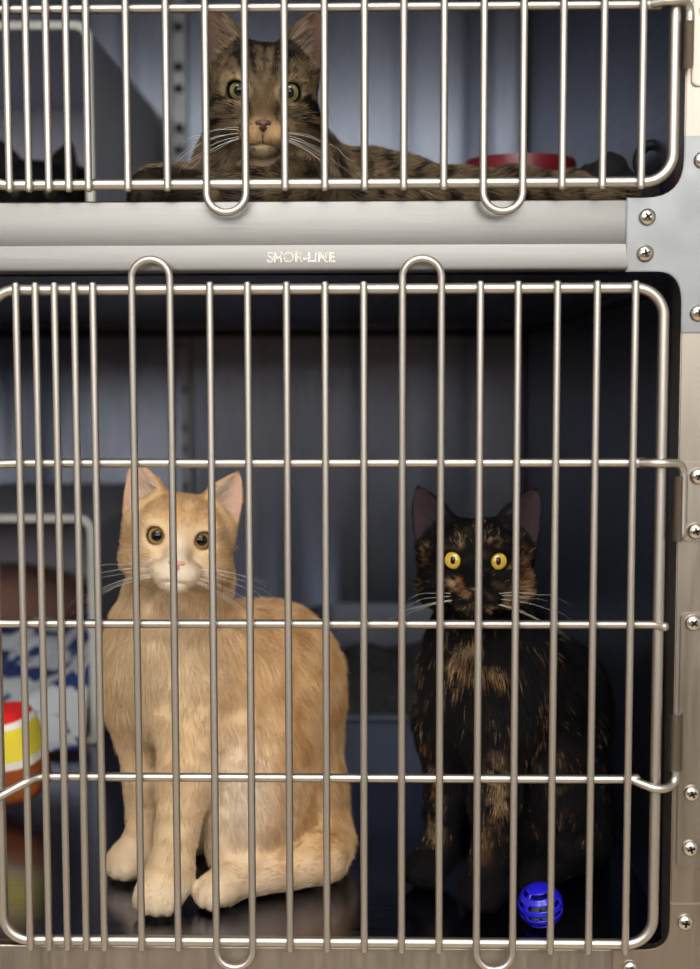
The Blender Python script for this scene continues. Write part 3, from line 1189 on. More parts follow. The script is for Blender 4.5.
def add_eyes(head, parent, mat, pr, slit):
    for c, ax, surf, up, rt in head.eyes:
        rad = .0096 * head.sc
        bm = bmesh.new()
        prof = [(rad * math.sin(t), rad * math.cos(t)) for t in [PI * k / 24 for k in range(25)]]
        prof[0] = (0, rad); prof[-1] = (0, -rad)
        bm_lathe(bm, prof, 36)
        e = from_bm('eye', bm, mat, None, smooth=True)
        # look at the lens
        look = np.array(CAM) - c; look /= np.linalg.norm(look)
        z = Vector(ax * .45 + look * .55).normalized()
        x = Vector(rt); x = (x - z * x.dot(z)).normalized()
        y = z.cross(x)
        mw = Matrix((x, y, z)).transposed().to_4x4(); mw.translation = Vector(c)
        e.parent = parent
        e.matrix_world = mw
        bm = bmesh.new()
        prof = [(0, rad + .0004)] + [((rad + .0004 - .0002 * k / 5) * math.sin(k / 6 * math.asin(pr / rad)), (rad + .0004 - .0003 * k / 6) * math.cos(k / 6 * math.asin(pr / rad))) for k in range(1, 7)]
        bm_lathe(bm, prof, 28)
        bmesh.ops.scale(bm, vec=(slit, 1, 1), verts=bm.verts[:])
        p = from_bm('pupil', bm, M['pupil'], None, smooth=True)
        p.parent = e
        p.matrix_world = mw


def add_nose(head, parent, mat):
    bm = bmesh.new()
    bmesh.ops.create_icosphere(bm, subdivisions=4, radius=1)
    for v in bm.verts:
        x, y, z = v.co
        w = .0080 * (.30 + .70 * min(1, max(0, (z + 1) / 1.5)))
        q = Vector((x * w, y * .0045, z * .0048 - .0006 * (x * x)))
        for d in (-1, 1):                # nostrils
            g = math.exp(-(((q.x - d * .0031) / .0013) ** 2 + ((q.z + .0006) / .0009) ** 2)) if y < 0 else 0
            q.y += .0020 * g
        v.co = Vector(head.w((q.x, -.0468 + q.y, -.0130 + q.z + head.mz)))
    return from_bm('nose', bm, mat, parent, smooth=True)


def add_whiskers(head, parent, n, seed, droop=.35, ln=.062):
    r = random.Random(seed)
    for d in (-1, 1):
        for i in range(n):
            a = r.uniform(-.30, .32) - .05
            s0 = (d * r.uniform(.010, .017), -.044 + r.uniform(0, .004), -.0195 + a * .012 + head.mz)
            L = ln * r.uniform(.7, 1.1)
            dirv = Vector((d * 1.0, r.uniform(-.18, .25), a * .8)).normalized()
            pts, rad = [], []
            for k in range(9):
                t = k / 8
                p = Vector(s0) + dirv * L * t + Vector((0, .012 * t * t, -droop * L * t * t * r.uniform(.85, 1.1)))
                pts.append(Vector(head.w(p)))
                rad.append(.00016 * (1 - t * .8))
            from_bm('whisker', bm_tube(bmesh.new(), pts, .0002, 5, False, rad), M['whisker'], parent, smooth=True)


M['skin'] = attr_mat('cat_skin', .85, .06)
M['fur'] = attr_mat('cat_fur', .65, .2)


def make_cat(S, head, colfn, label, n_fur, group='cats in the cages', seed=1, len_scale=1.0, smooth_it=1, tuft=(.7, .6, .5)):
    verts, quads = S.mesh()
    # light relaxation of the skin away from the face
    for _ in range(smooth_it):
        acc = np.zeros_like(verts); cnt = np.zeros(len(verts))
        for a, b2 in ((0, 1), (1, 2), (2, 3), (3, 0)):
            np.add.at(acc, quads[:, a], verts[quads[:, b2]]); np.add.at(cnt, quads[:, a], 1)
        avg = acc / np.maximum(cnt, 1)[:, None]
        verts = verts + (avg - verts) * .35
    me = bpy.data.meshes.new('cat')
    me.from_pydata(verts.tolist(), [], quads.tolist())
    me.update()
    nv = len(verts)
    N = np.empty(nv * 3, np.float32); me.vertex_normals.foreach_get('vector', N); N = N.reshape(-1, 3).astype(float)
    cA, cB, pr, bare = colfn(verts, N)
    base = cA + (cB - cA) * (pr * .9)[:, None]
    at = me.color_attributes.new('Col', 'FLOAT_COLOR', 'POINT')
    at.data.foreach_set('color', np.concatenate([base, np.ones((nv, 1))], 1).astype(np.float32).ravel())
    cat = link('cat', me, M['skin'], None, True)
    tag(cat, label, 'cat', group)
    # fur
    tri = np.concatenate([quads[:, [0, 1, 2]], quads[:, [0, 2, 3]]])
    a, b_, c_ = verts[tri[:, 0]], verts[tri[:, 1]], verts[tri[:, 2]]
    ar = np.linalg.norm(np.cross(b_ - a, c_ - a), axis=1)
    rg = np.random.default_rng(seed)
    # more hairs where the hair is short (face)
    hq = head.loc((a + b_ + c_) / 3)
    ar = ar * np.where(np.linalg.norm(hq, axis=1) < .07, 2.6, 1.0)
    t = rg.choice(len(tri), n_fur, p=ar / ar.sum())
    u = rg.random((n_fur, 2)); f = u.sum(1) > 1; u[f] = 1 - u[f]
    w = np.stack([1 - u.sum(1), u[:, 0], u[:, 1]], 1)
    Q = (verts[tri[t]] * w[:, :, None]).sum(1)
    NN = (N[tri[t]] * w[:, :, None]).sum(1); NN /= np.linalg.norm(NN, axis=1)[:, None] + 1e-9
    # length and flow from the volumes underneath
    L = np.zeros(n_fur); FL = np.zeros((n_fur, 3)); W = np.zeros(n_fur) + 1e-9
    nose = head.w((0, -.05, -.012))
    hv = Q - nose; hv /= np.linalg.norm(hv, axis=1)[:, None] + 1e-9
    for pa, pb, ra, rb_, ln, fl in S.prims:
        ab = pb - pa; l2 = ab @ ab + 1e-12
        tt = np.clip(((Q - pa) @ ab) / l2, 0, 1)
        d = np.abs(np.linalg.norm(Q - pa - tt[:, None] * ab, axis=1) - (ra + tt * (rb_ - ra)))
        ww = np.exp(-(d / .008) ** 2) + 1e-6 * np.exp(-d / .03)
        fv = hv if fl == 'head' else np.tile(np.array(fl, float) / (np.linalg.norm(fl) + 1e-9), (n_fur, 1))
        L += ww * ln; FL += ww[:, None] * fv; W += ww
    L /= W; FL /= W[:, None]
    cA, cB, pr, bare = colfn(Q, NN)
    ne = head.near_eye(Q)
    L = L * len_scale * rg.uniform(.65, 1.15, n_fur)
    L *= np.clip((ne - 1.0) * 1.6, 0, 1)
    L *= (1 - bare * .8)
    keep = (ne > 1.12) & (L > .0006) & (rg.random(n_fur) > bare * .6)
    hq = head.loc(Q)
    hq = hq - np.array([0, 0, head.mz])
    keep &= ~((np.abs(hq[:, 0]) < .0062) & (hq[:, 1] < -.042) & (hq[:, 2] > -.0185) & (hq[:, 2] < -.0075))
    tn = FL - NN * (FL * NN).sum(1)[:, None]
    tn /= np.linalg.norm(tn, axis=1)[:, None] + 1e-9
    cl = np.stack([fbm(Q * 90, 3 + i, 2) - .5 for i in range(3)], 1)        # clumps
    dr = tn * .9 + NN * .42 + cl * .9 + rg.normal(0, .10, (n_fur, 3))
    # keep hair out of the skin
    dn = (dr * NN).sum(1)
    dr += NN * np.maximum(.22 - dn, 0)[:, None]
    ins = head.in_ear(Q, NN)
    for d in (-1, 1):
        B, A, H, W_, fw = head.ear_frame(d)
        mk = (ins > .4) & (np.sign(head.loc(Q)[:, 0]) == d)
        dr[mk] = W_ * d * .62 + A * .62 + fw * .30 + rg.normal(0, .12, (mk.sum(), 3))
        L[mk] = rg.uniform(.006, .013, mk.sum()) * sm(-((Q[mk] - B) @ W_) * d, -.012, -.002) * sm(-((Q[mk] - B) @ A) / H, -.75, -.45)
    keep &= L > .0006
    dr /= np.linalg.norm(dr, axis=1)[:, None]
    K = 4
    s_ = np.array([0, .36, .7, 1.0])
    pts = Q[:, None, :] - NN[:, None, :] * .0006 + dr[:, None, :] * (L[:, None] * s_)[..., None]
    bend = tn * .34 - NN * .24
    pts += bend[:, None, :] * (L[:, None] * s_ ** 2)[..., None]
    pts[:, :, 2] = np.maximum(pts[:, :, 2], S.floor + .0003)
    rad = np.array([.00013, .00012, .00009, .00003])[None, :] * rg.uniform(.75, 1.25, n_fur)[:, None]
    pick = (rg.random(n_fur) < pr)
    colr = np.where(pick[:, None], cB, cA) * rg.uniform(.86, 1.12, n_fur)[:, None]
    colr = np.where((ins > .4)[:, None], np.array(tuft) * rg.uniform(.8, 1.1, n_fur)[:, None], colr)
    pts, rad, colr = pts[keep], rad[keep], colr[keep]
    n = len(pts)
    hc = bpy.data.hair_curves.new('fur')
    hc.add_curves([K] * n)
    hc.attributes['position'].data.foreach_set('vector', pts.astype(np.float32).ravel())
    ra_ = hc.attributes.get('radius') or hc.attributes.new('radius', 'FLOAT', 'POINT')
    ra_.data.foreach_set('value', rad.astype(np.float32).ravel())
    ca_ = hc.attributes.new('Col', 'FLOAT_COLOR', 'POINT')
    c4 = np.concatenate([np.repeat(colr, K, 0), np.ones((n * K, 1))], 1)
    ca_.data.foreach_set('color', np.clip(c4, 0, 1).astype(np.float32).ravel())
    hc.materials.append(M['fur'])
    fo = bpy.data.objects.new('fur', hc)
    COL.objects.link(fo)
    fo.parent = cat
    return cat


def J(px, py, y):
    return np.array(P(px, py, y))


def lin3(*c):
    return np.array(lin(*c))


def mixc(a, b, w):
    return a + (b - a) * w[:, None]


# ---- cream cat
HC = J(178.5, 543, .125)
S = Skin((-.27, .01, -.004), (.03, .30, .40), .0016); S.floor = 0.0
hd = Head(HC, math.radians(7.2), math.radians(8.5), math.radians(-3), sx=.965, ear_base=(.0315, .012, .028), ear_tip=(.0425, .008, .061), ear_w=.0195, eye_r=(.0071, .0066))
k_ = lambda r, y: r * PX(y)
bk = (.75, .35, -.55)
dn_ = (0, 0, -1)
S.cone(J(181, 578, .162), J(168, 640, .165), k_(50, .165), k_(55, .165), .03, fur=.011, flow=(.05, -.2, -1))
S.ell(J(168, 672, .160), (k_(57, .16), .056, k_(72, .16)), .03, fur=.013, flow=(.05, -.1, -1))
S.cone(J(180, 690, .17), J(258, 690, .20), k_(52, .17), k_(75, .2), .03, fur=.010, flow=bk)
S.cone(J(262, 680, .20), J(272, 775, .20), k_(78, .2), k_(72, .2), .03, fur=.010, flow=(.3, .2, -1))
S.ell(J(283, 820, .19), (k_(60, .19), .062, k_(58, .19)), .03, fur=.010, flow=(.5, .2, -.8))
S.ell(J(258, 795, .135), (k_(50, .135), .036, k_(74, .135)), .02, fur=.008, flow=(.3, -.1, -1))
S.cone(J(232, 740, .14), J(232, 850, .12), k_(32, .14), k_(24, .12), .02, fur=.008, flow=(0, -.1, -1))
# near hind foot
pz = .0145
fa, fb = J(322, 868, .135), J(232, 890, .095)
fa[2] = .020; fb[2] = .0155
S.cone(fa, fb, .019, .0125, .012, fur=.005, flow=(-.9, -.3, 0))
pc = J(218, 893, .086); pc[2] = .0148
paw(S, pc, (-1, -.55), .0168)
# far hind foot peeps out behind
fa, fb = J(250, 872, .22), J(190, 868, .19)
fa[2] = .018; fb[2] = .015
S.cone(fa, fb, .016, .0125, .012, fur=.005, flow=(-.9, -.3, 0))
# near foreleg
S.cone(J(192, 705, .125), J(186, 778, .100), k_(37, .125), k_(27, .1), .02, fur=.007, flow=dn_)
S.cone(J(186, 778, .100), J(171, 868, .083), k_(26, .1), k_(20.5, .083), .012, fur=.005, flow=dn_)
pc = J(160, 894, .074); pc[2] = .0158
S.cone(J(171, 868, .083), pc, .0158, .0145, .01, fur=.004, flow=dn_)
paw(S, pc, (-.35, -1), .0180)
# far foreleg
S.cone(J(138, 700, .165), J(147, 782, .155), k_(33, .165), k_(21, .155), .02, fur=.007, flow=dn_)
S.cone(J(147, 782, .155), J(142, 845, .150), k_(20, .155), k_(17.5, .15), .012, fur=.005, flow=dn_)
pc = J(128, 861, .142); pc[2] = .0150
S.cone(J(142, 845, .150), pc, .0138, .013, .01, fur=.004, flow=dn_)
paw(S, pc, (-.75, -.7), .0158)
# tail, round behind
tp = [J(325, 862, .23), J(290, 870, .262), J(230, 868, .268), J(165, 866, .25)]
for i in range(3):
    a_, b_2 = tp[i].copy(), tp[i + 1].copy(); a_[2] = b_2[2] = .016
    S.cone(a_, b_2, .014 - .001 * i, .013 - .001 * i, .012, fur=.010, flow=(-1, 0, 0))
# tuft of the rump at the floor
rt_ = J(322, 862, .165); rt_[2] = .022
S.ell(rt_, (.024, .03, .022), .02, fur=.010, flow=(.8, 0, -.5))
hd.build(S)
hd_cream = hd


def col_cream(Q, N, hd=hd):
    n = len(Q)
    h = hd.loc(Q)
    inhead = sm(-np.linalg.norm(h * [1, .8, 1] - [0, .01, .01], axis=1), -.075, -.05)
    cream, dark, pale, white = lin3(220, 184, 138), lin3(194, 145, 94), lin3(224, 205, 174), lin3(238, 228, 214)
    c = np.tile(cream, (n, 1))
    # mackerel stripes across the flank, faint
    wob = fbm(Q * 28, 1) * 2.2
    st = np.sin((Q[:, 0] * 210 + Q[:, 2] * -70) + wob * 5.0)
    back = sm(Q[:, 0], -.15, -.08)
    c = mixc(c, dark, sm(st, .1, .9) * .72 * (1 - inhead) * (.25 + .75 * back))
    chest = blobw(Q, J(160, 660, .12), (.055, .07, .085))
    rings = np.sin(Q[:, 2] * 260 + fbm(Q * 40, 9) * 6)
    c = mixc(c, pale, np.clip(chest * .95, 0, 1))
    c = mixc(c, dark, chest * sm(rings, .2, .9) * .30)
    legs = sm(-Q[:, 2], -.15, -.05) * sm(-Q[:, 0], .09, .14)
    c = mixc(c, pale, legs * .6)
    c = mixc(c, dark, legs * sm(np.sin(Q[:, 2] * 330 + fbm(Q * 50, 2) * 5), .3, .9) * .22)
    c = mixc(c, white, sm(-Q[:, 2], -.04, -.015) * .35 * sm(-Q[:, 1], -.2, -.1))
    c = mixc(c, white, blobw(Q, J(243, 800, .10), (.026, .03, .05)) * .75)
    # head: white muzzle and chin, darker strokes on brow and crown
    w = np.exp(-(((h[:, 0]) / .022) ** 2 + ((h[:, 2] + .026) / .016) ** 2 + ((h[:, 1] + .04) / .03) ** 2))
    c = mixc(c, white, np.clip(w * 1.3, 0, 1) * inhead)
    bl = np.exp(-((h[:, 0] / .0075) ** 2)) * sm(-h[:, 1], .005, .03) * sm(-h[:, 2], -.022, 0)
    c = mixc(c, white, bl * .6 * inhead)
    m = np.exp(-((np.abs(h[:, 0]) - .011 - (h[:, 2] - .02) * .25) / .0035) ** 2) + np.exp(-(h[:, 0] / .003) ** 2) * .6
    c = mixc(c, dark, np.clip(m, 0, 1) * sm(h[:, 2], .016, .024) * .55 * inhead * sm(-h[:, 1], -.03, -.01))
    c = mixc(c, dark, np.exp(-((h[:, 2] - .001 - (np.abs(h[:, 0]) - .02) * -.3) / .003) ** 2) * sm(np.abs(h[:, 0]), .024, .03) * .5 * inhead)
    c = mixc(c, lin3(240, 214, 178), np.exp(-((hd.near_eye(Q) - 1.5) / .4) ** 2) * .8)
    ne = hd.near_eye(Q)
    c = mixc(c, lin3(150, 105, 84), sm(-ne, -1.20, -1.06))
    ear = hd.in_ear(Q, N)
    c = mixc(c, lin3(222, 184, 168), ear * .9)
    # mouth line
    ml = mouth(h)
    c = mixc(c, lin3(150, 104, 88), ml * .8)
    c = c * (0.86 + .28 * fbm(Q * 120, 6))[:, None]
    cB = np.clip(c * np.array([.78, .68, .54]), 0, 1)
    pr = np.full(n, .25) * (1 - w)
    return c, cB, pr, np.clip(ear, 0, 1)


def mouth(h, mz=0.0):
    h = h - np.array([0, 0, mz])
    z = -.0254 - .14 * np.abs(h[:, 0])
    a = np.exp(-((h[:, 2] - z) / .0008) ** 2) * sm(.0125 - np.abs(h[:, 0]), 0, .004)
    b = np.exp(-(h[:, 0] / .0008) ** 2) * sm(-h[:, 2], .018, .02) * sm(h[:, 2], -.0275, -.0255)
    return np.clip(np.maximum(a, b), 0, 1) * sm(-h[:, 1], .028, .034)


cream_cat = make_cat(S, hd, col_cream, 'cream and white cat sitting at the left of the lower cage, facing out', 150000, seed=11, tuft=(.80, .70, .58))
M['iris_amber'] = iris_mat('amber_iris', lin(140, 112, 52), lin(176, 146, 84), .45)
M['iris_yellow'] = iris_mat('yellow_iris', lin(206, 176, 60), lin(232, 190, 70), .2)
M['iris_green'] = iris_mat('green_iris', lin(104, 106, 60), lin(132, 130, 82), .3)
M['iris_dark'] = iris_mat('dim_iris', lin(60, 62, 30), lin(70, 70, 40), .3)
M['nose_pink'] = plain('pink_nose', lin(228, 164, 146), .5, var=.06, scale=300)
M['nose_brick'] = plain('brick_nose', lin(84, 52, 44), .45, var=.2, scale=300)
M['nose_black'] = plain('black_nose', lin(24, 20, 20), .4)
add_eyes(hd, cream_cat, M['iris_amber'], .0041, 1.0)
add_nose(hd, cream_cat, M['nose_pink'])
add_whiskers(hd, cream_cat, 9, 5, .30)

# ---- tortoiseshell cat
HT = J(475.5, 568, .135)
S = Skin((-.02, .015, -.004), (.205, .34, .40), .0016); S.floor = 0.0
hd = Head(HT, math.radians(.6), math.radians(-4), math.radians(-3), sx=1.02, ear_tip=(.0465, .008, .0645), ear_base=(.033, .012, .029), ear_w=.0198, eye=(.0175, .0085), eye_r=(.0070, .0066))
S.cone(J(480, 598, .175), J(484, 655, .18), k_(42, .175), k_(54, .18), .03, fur=.010, flow=(0, -.2, -1))
S.ell(J(482, 695, .170), (k_(60, .17), .055, k_(80, .17)), .03, fur=.012, flow=(0, -.1, -1))
S.cone(J(505, 690, .19), J(540, 705, .225), k_(56, .19), k_(62, .225), .03, fur=.010, flow=(.4, .5, -.6))
S.cone(J(540, 700, .225), J(545, 790, .22), k_(62, .225), k_(62, .22), .03, fur=.010, flow=(.2, .2, -1))
S.ell(J(545, 835, .215), (k_(56, .21), .06, k_(52, .21)), .03, fur=.010, flow=(.3, .2, -.9))
S.ell(J(560, 805, .175), (k_(42, .17), .040, k_(66, .17)), .02, fur=.008, flow=(0, -.1, -1))
fa, fb = J(588, 880, .17), J(545, 888, .125)
fa[2] = .019; fb[2] = .0155
S.cone(fa, fb, .018, .013, .012, fur=.005, flow=(-.6, -.8, 0))
pc = J(535, 893, .112); pc[2] = .0145
paw(S, pc, (-.6, -.8), .0155)
S.cone(J(497, 725, .135), J(495, 800, .110), k_(34, .135), k_(24, .11), .02, fur=.007, flow=dn_)
S.cone(J(495, 800, .110), J(488, 872, .094), k_(23, .11), k_(19, .094), .012, fur=.005, flow=dn_)
pc = J(482, 899, .083); pc[2] = .0148
S.cone(J(488, 872, .094), pc, .0145, .0135, .01, fur=.004, flow=dn_)
paw(S, pc, (-.35, -1), .0165)
S.cone(J(444, 720, .165), J(448, 795, .150), k_(30, .165), k_(21, .15), .02, fur=.007, flow=dn_)
S.cone(J(448, 795, .150), J(440, 852, .140), k_(20, .15), k_(17, .14), .012, fur=.005, flow=dn_)
pc = J(426, 876, .130); pc[2] = .0145
S.cone(J(440, 852, .140), pc, .0135, .013, .01, fur=.004, flow=dn_)
paw(S, pc, (-.6, -.9), .0158)
tp = [J(575, 862, .26), J(540, 870, .29), J(480, 868, .285), J(440, 866, .26)]
for i in range(3):
    a_, b_2 = tp[i].copy(), tp[i + 1].copy(); a_[2] = b_2[2] = .016
    S.cone(a_, b_2, .014 - .001 * i, .013 - .001 * i, .012, fur=.010, flow=(-1, 0, 0))
hd.build(S)


def col_tortie(Q, N, hd=hd):
    n = len(Q)
    h = hd.loc(Q)
    black, tan, orange = lin3(15, 13, 15), lin3(176, 144, 106), lin3(136, 92, 56)
    c = np.tile(black, (n, 1))
    f1 = fbm(Q * 55, 21, 4)
    f2 = fbm(Q * 130, 31, 3)
    p = sm(f1, .60, .74) * .06 + sm(f2, .60, .78) * .06

    def spot(px, py, y, rx, rz, amt):
        nonlocal p
        w = blobw(Q, J(px, py, y), (rx * PX(y), .03, rz * PX(y)))
        p = np.maximum(p, np.clip(w * 1.25 - .1, 0, 1) * amt * sm(f2, .38, .60))
    # face
    spot(523, 588, .12, 13, 26, .95); spot(527, 562, .12, 7, 14, .8); spot(508, 603, .10, 11, 8, .55)
    spot(458, 584, .095, 11, 6, .9); spot(466, 592, .09, 6, 5, .7); spot(464, 543, .10, 5, 6, .35); spot(492, 543, .10, 10, 4, .8)
    spot(506, 566, .10, 8, 4, .7); spot(428, 558, .13, 6, 12, .55); spot(421, 585, .14, 5, 15, .45); spot(480, 609, .09, 22, 4, .8)
    spot(456, 512, .12, 7, 4, .5); spot(490, 513, .12, 8, 4, .45); spot(462, 545, .1, 4, 4, .4)
    # chest, legs, flank
    spot(470, 648, .12, 12, 9, .85); spot(461, 663, .12, 12, 10, .95); spot(486, 674, .12, 20, 7, .95); spot(512, 672, .13, 8, 8, .3); spot(458, 686, .13, 8, 7, .4)
    spot(419, 672, .15, 6, 18, .5); spot(540, 690, .16, 8, 34, .38); spot(534, 735, .16, 8, 34, .36); spot(490, 720, .12, 8, 14, .15)
    spot(497, 795, .09, 12, 40, .45); spot(436, 810, .13, 9, 48, .55); spot(486, 845, .08, 8, 24, .22); spot(424, 740, .15, 6, 26, .35)
    spot(560, 790, .15, 16, 40, .10); spot(590, 740, .2, 14, 36, .10)
    p = p * (1 - sm(-Q[:, 2], -.04, -.028) * .85)
    ear = hd.in_ear(Q, N)
    oe = hd.on_ear(Q)
    p = np.where(oe, p * .15, p)
    ne = hd.near_eye(Q)
    p = p * sm(ne, 1.15, 1.45)
    wtan = sm(f1, .36, .56)
    cB = orange + (tan - orange) * wtan[:, None]
    c = mixc(c, lin3(66, 52, 57), ear * .9)
    c = mixc(c, lin3(14, 11, 11), sm(-ne, -1.3, -1.1))
    c = mixc(c, lin3(10, 8, 8), mouth(h))
    return c, cB, np.clip(p * (1 - ear) * 1.05, 0, .95), np.clip(ear, 0, 1)


tort = make_cat(S, hd, col_tortie, 'tortoiseshell cat sitting at the right of the lower cage, black with tan patches', 130000, seed=12, tuft=(.06, .045, .045))
add_eyes(hd, tort, M['iris_yellow'], .0032, .70)
add_nose(hd, tort, M['nose_black'])
add_whiskers(hd, tort, 5, 9, .30, .055)

# ---- brown tabby lying in the upper cage
HB = J(263.5, 100, .105)
S = Skin((-.21, .0, ZU - .004), (.21, .30, ZU + .20), .0016); S.floor = ZU
hd = Head(HB, math.radians(1.5), math.radians(5), math.radians(12), sx=.88, sc=1.04, mz=-.003, ear_tip=(.043, .006, .064), ear_base=(.030, .012, .030), ear_w=.0180, eye=(.0190, .006), eye_r=(.0074, .0059))


def FZ(px, y, z):
    """a place on the upper floor line: picture column px at depth y, height z above the floor"""
    p = P(px, 190, y); return np.array((p.x, y, ZU + z))


fb_ = (1, .2, -.35)
S.cone(J(264, 135, .13), FZ(265, .14, .042), .036, .044, .03, fur=.010, flow=(0, -.2, -1))
S.ell(FZ(268, .14, .040), (.050, .05, .042), .03, fur=.012, flow=(0, -.2, -1))
S.cone(FZ(285, .17, .034), FZ(375, .20, .022), .040, .029, .03, fur=.009, flow=fb_)
S.ell(FZ(365, .20, .020), (.07, .055, .030), .03, fur=.009, flow=fb_)
S.cone(FZ(375, .20, .024), FZ(430, .20, .020), .032, .027, .03, fur=.009, flow=fb_)
S.cone(FZ(410, .165, .022), FZ(470, .13, .019), .024, .018, .02, fur=.009, flow=fb_)
# tail along the front
S.cone(FZ(450, .17, .022), FZ(515, .12, .017), .018, .016, .02, fur=.010, flow=(1, -.1, -.1))
S.cone(FZ(515, .12, .020), FZ(570, .075, .013), .0155, .0105, .015, fur=.009, flow=(1, -.2, 0))
S.cone(FZ(570, .075, .013), FZ(622, .060, .010), .0105, .0075, .012, fur=.008, flow=(1, 0, 0))
# forelegs: one reaching to the left with the wrist bent up, one folded in front
S.cone(FZ(240, .12, .026), FZ(200, .105, .020), .022, .0175, .02, fur=.007, flow=(-1, 0, -.2))
S.cone(FZ(200, .105, .018), FZ(182, .10, .020), .0165, .0140, .012, fur=.006, flow=(-1, 0, 0))
S.cone(FZ(182, .10, .0195), FZ(160, .095, .0190), .0145, .0140, .012, fur=.006, flow=(-1, 0, -.3))
S.ell(FZ(158, .092, .019), (.0175, .018, .0165), .012, fur=.005, flow=(-1, -.3, -.3))
pcx = FZ(152, .085, .0135)
paw(S, pcx, (-1, -.5), .0160)
S.cone(FZ(290, .10, .022), FZ(245, .075, .016), .0205, .016, .015, fur=.007, flow=(-1, -.2, 0))
hd.build(S)


def col_tabby(Q, N, hd=hd):
    n = len(Q)
    h = hd.loc(Q)
    inhead = sm(-np.linalg.norm(h * [1, .8, 1] - [0, .01, .01], axis=1), -.075, -.055)
    brown, tan, black = lin3(108, 92, 71), lin3(156, 132, 100), lin3(22, 19, 18)
    c = np.tile(brown, (n, 1))
    c = mixc(c, tan, fbm(Q * 70, 41) * .6)
    wob = fbm(Q * 30, 42) * 2
    st = np.sin(Q[:, 0] * 300 + wob * 4 + Q[:, 2] * 90)
    p = .22 + sm(st, .15, .7) * .68 * (1 - inhead)
    # bars on the chest
    ch = blobw(Q, FZ(265, .10, .05), (.06, .06, .04)) * (1 - inhead)
    p = p * (1 - ch) + ch * (.25 + .75 * sm(np.sin(Q[:, 2] * 330 - np.abs(Q[:, 0] - HB[0]) * 180 + wob * 2), 0, .6))
    leg = sm(-Q[:, 0], .118, .132)
    p = np.maximum(p * (1 - leg), leg * (1 - .9 * sm(Q[:, 2] - ZU, .031, .037)))  # dark underside and lit top edge are put into the foreleg's fur colour
    ax = np.abs(h[:, 0])
    # forehead lines, eye lines, cheek curls
    fl = np.exp(-(h[:, 0] / .0022) ** 2) * .8 + np.exp(-((ax - .0075 - (h[:, 2] - .016) * .12) / .0024) ** 2) + np.exp(-((ax - .0155 - (h[:, 2] - .016) * .3) / .0026) ** 2)
    fl = fl * sm(h[:, 2], .015, .021) * sm(-h[:, 1], -.04, -.02)
    el = 1.4 * np.exp(-((h[:, 2] - .0040 + (ax - .024) * .55) / .0032) ** 2) * sm(ax, .0245, .027)
    el2 = np.exp(-((h[:, 2] + .012 + (ax - .024) * .35) / .0026) ** 2) * sm(ax, .025, .030) * 1.1
    crown = sm(h[:, 2], .024, .032) * sm(h[:, 1], -.028, -.008) * .7
    el3 = np.exp(-((h[:, 0] / .0052) ** 2)) * 0
    ph = np.clip(fl + el + el2 + crown + el3, 0, 1) * .92 + .48 * sm(fbm(Q * np.array([300, 200, 130]), 8), .42, .6)
    p = p * (1 - inhead) + np.clip(ph, 0, .95) * inhead
    c = mixc(c, c * .84, inhead)
    # lighter muzzle, eye surrounds, warm nose bridge
    ne = hd.near_eye(Q)
    c = mixc(c, lin3(196, 170, 132), np.exp(-((ne - 1.55) / .35) ** 2) * .7)
    w = np.exp(-(((ax - .008) / .010) ** 2 + ((h[:, 2] + .021) / .008) ** 2)) * sm(-h[:, 1], .02, .03)
    c = mixc(c, lin3(198, 162, 116), w * .8)
    c = mixc(c, lin3(190, 168, 138), np.exp(-((h[:, 0] / .012) ** 2 + ((h[:, 2] + .034) / .008) ** 2)) * sm(-h[:, 1], .015, .03) * .75)
    br = np.exp(-(h[:, 0] / .0062) ** 2) * sm(-h[:, 1], .028, .036) * sm(h[:, 2], -.014, -.008) * sm(-h[:, 2], -.012, 0)
    c = mixc(c, lin3(106, 84, 62), br)
    chn = np.exp(-((h[:, 0] / .011) ** 2 + ((h[:, 2] + .034) / .006) ** 2)) * sm(-h[:, 1], .012, .03)
    p = p * (1 - np.clip(w + br + chn, 0, 1) * .85)
    ear = hd.in_ear(Q, N)
    oe = hd.on_ear(Q)
    p = np.where(oe, p * .4 + .1, p)
    c = mixc(c, lin3(100, 78, 73), ear * .85)
    p = p * (1 - ear)
    lid = sm(-ne, -1.36, -1.12)
    c = mixc(c, lin3(18, 14, 12), lid); p = np.maximum(p, lid)
    inner = np.exp(-(((ax - .0115) / .0022) ** 2 + ((h[:, 2] + .004) / .006) ** 2)) * sm(-h[:, 1], .015, .025)
    p = np.maximum(p, inner * .9)
    c = mixc(c, lin3(24, 16, 14), mouth(h, hd.mz))
    c = c * (0.88 + .24 * fbm(Q * 190, 6))[:, None]
    return c, np.tile(black, (n, 1)), np.clip(p, 0, 1), np.clip(ear, 0, 1)


tab = make_cat(S, hd, col_tabby, 'brown tabby cat lying across the upper cage with its head up', 140000, seed=13, tuft=(.34, .26, .18))
add_eyes(hd, tab, M['iris_green'], .0036, .9)
add_nose(hd, tab, M['nose_brick'])
add_whiskers(hd, tab, 9, 15, .40)

# ---- black cat crouching in the upper box
HK = J(36, 198, .50)
S = Skin((-.50, .42, ZU + .004), (-.314, .80, ZU + .17), .002); S.floor = ZU + .008
hd = Head(HK, math.radians(0), math.radians(8), math.radians(6), sx=.95, ear_tip=(.0395, .008, .060), ear_base=(.029, .012, .026), ear_w=.0175)
S.cone(HK + np.array([0, .03, -.005]), np.array((HK[0], .60, ZU + .066)), .034, .045, .03, fur=.010, flow=(0, .6, -.6))
S.cone(np.array((HK[0], .60, ZU + .066)), np.array((HK[0] - .01, .70, ZU + .070)), .048, .050, .03, fur=.010, flow=(0, 1, -.4))
for d in (-1, 1):
    S.cone(np.array((HK[0] + d * .03, .57, ZU + .04)), np.array((HK[0] + d * .028, .515, ZU + .024)), .022, .014, .015, fur=.006, flow=(0, -1, 0))
hd.build(S)


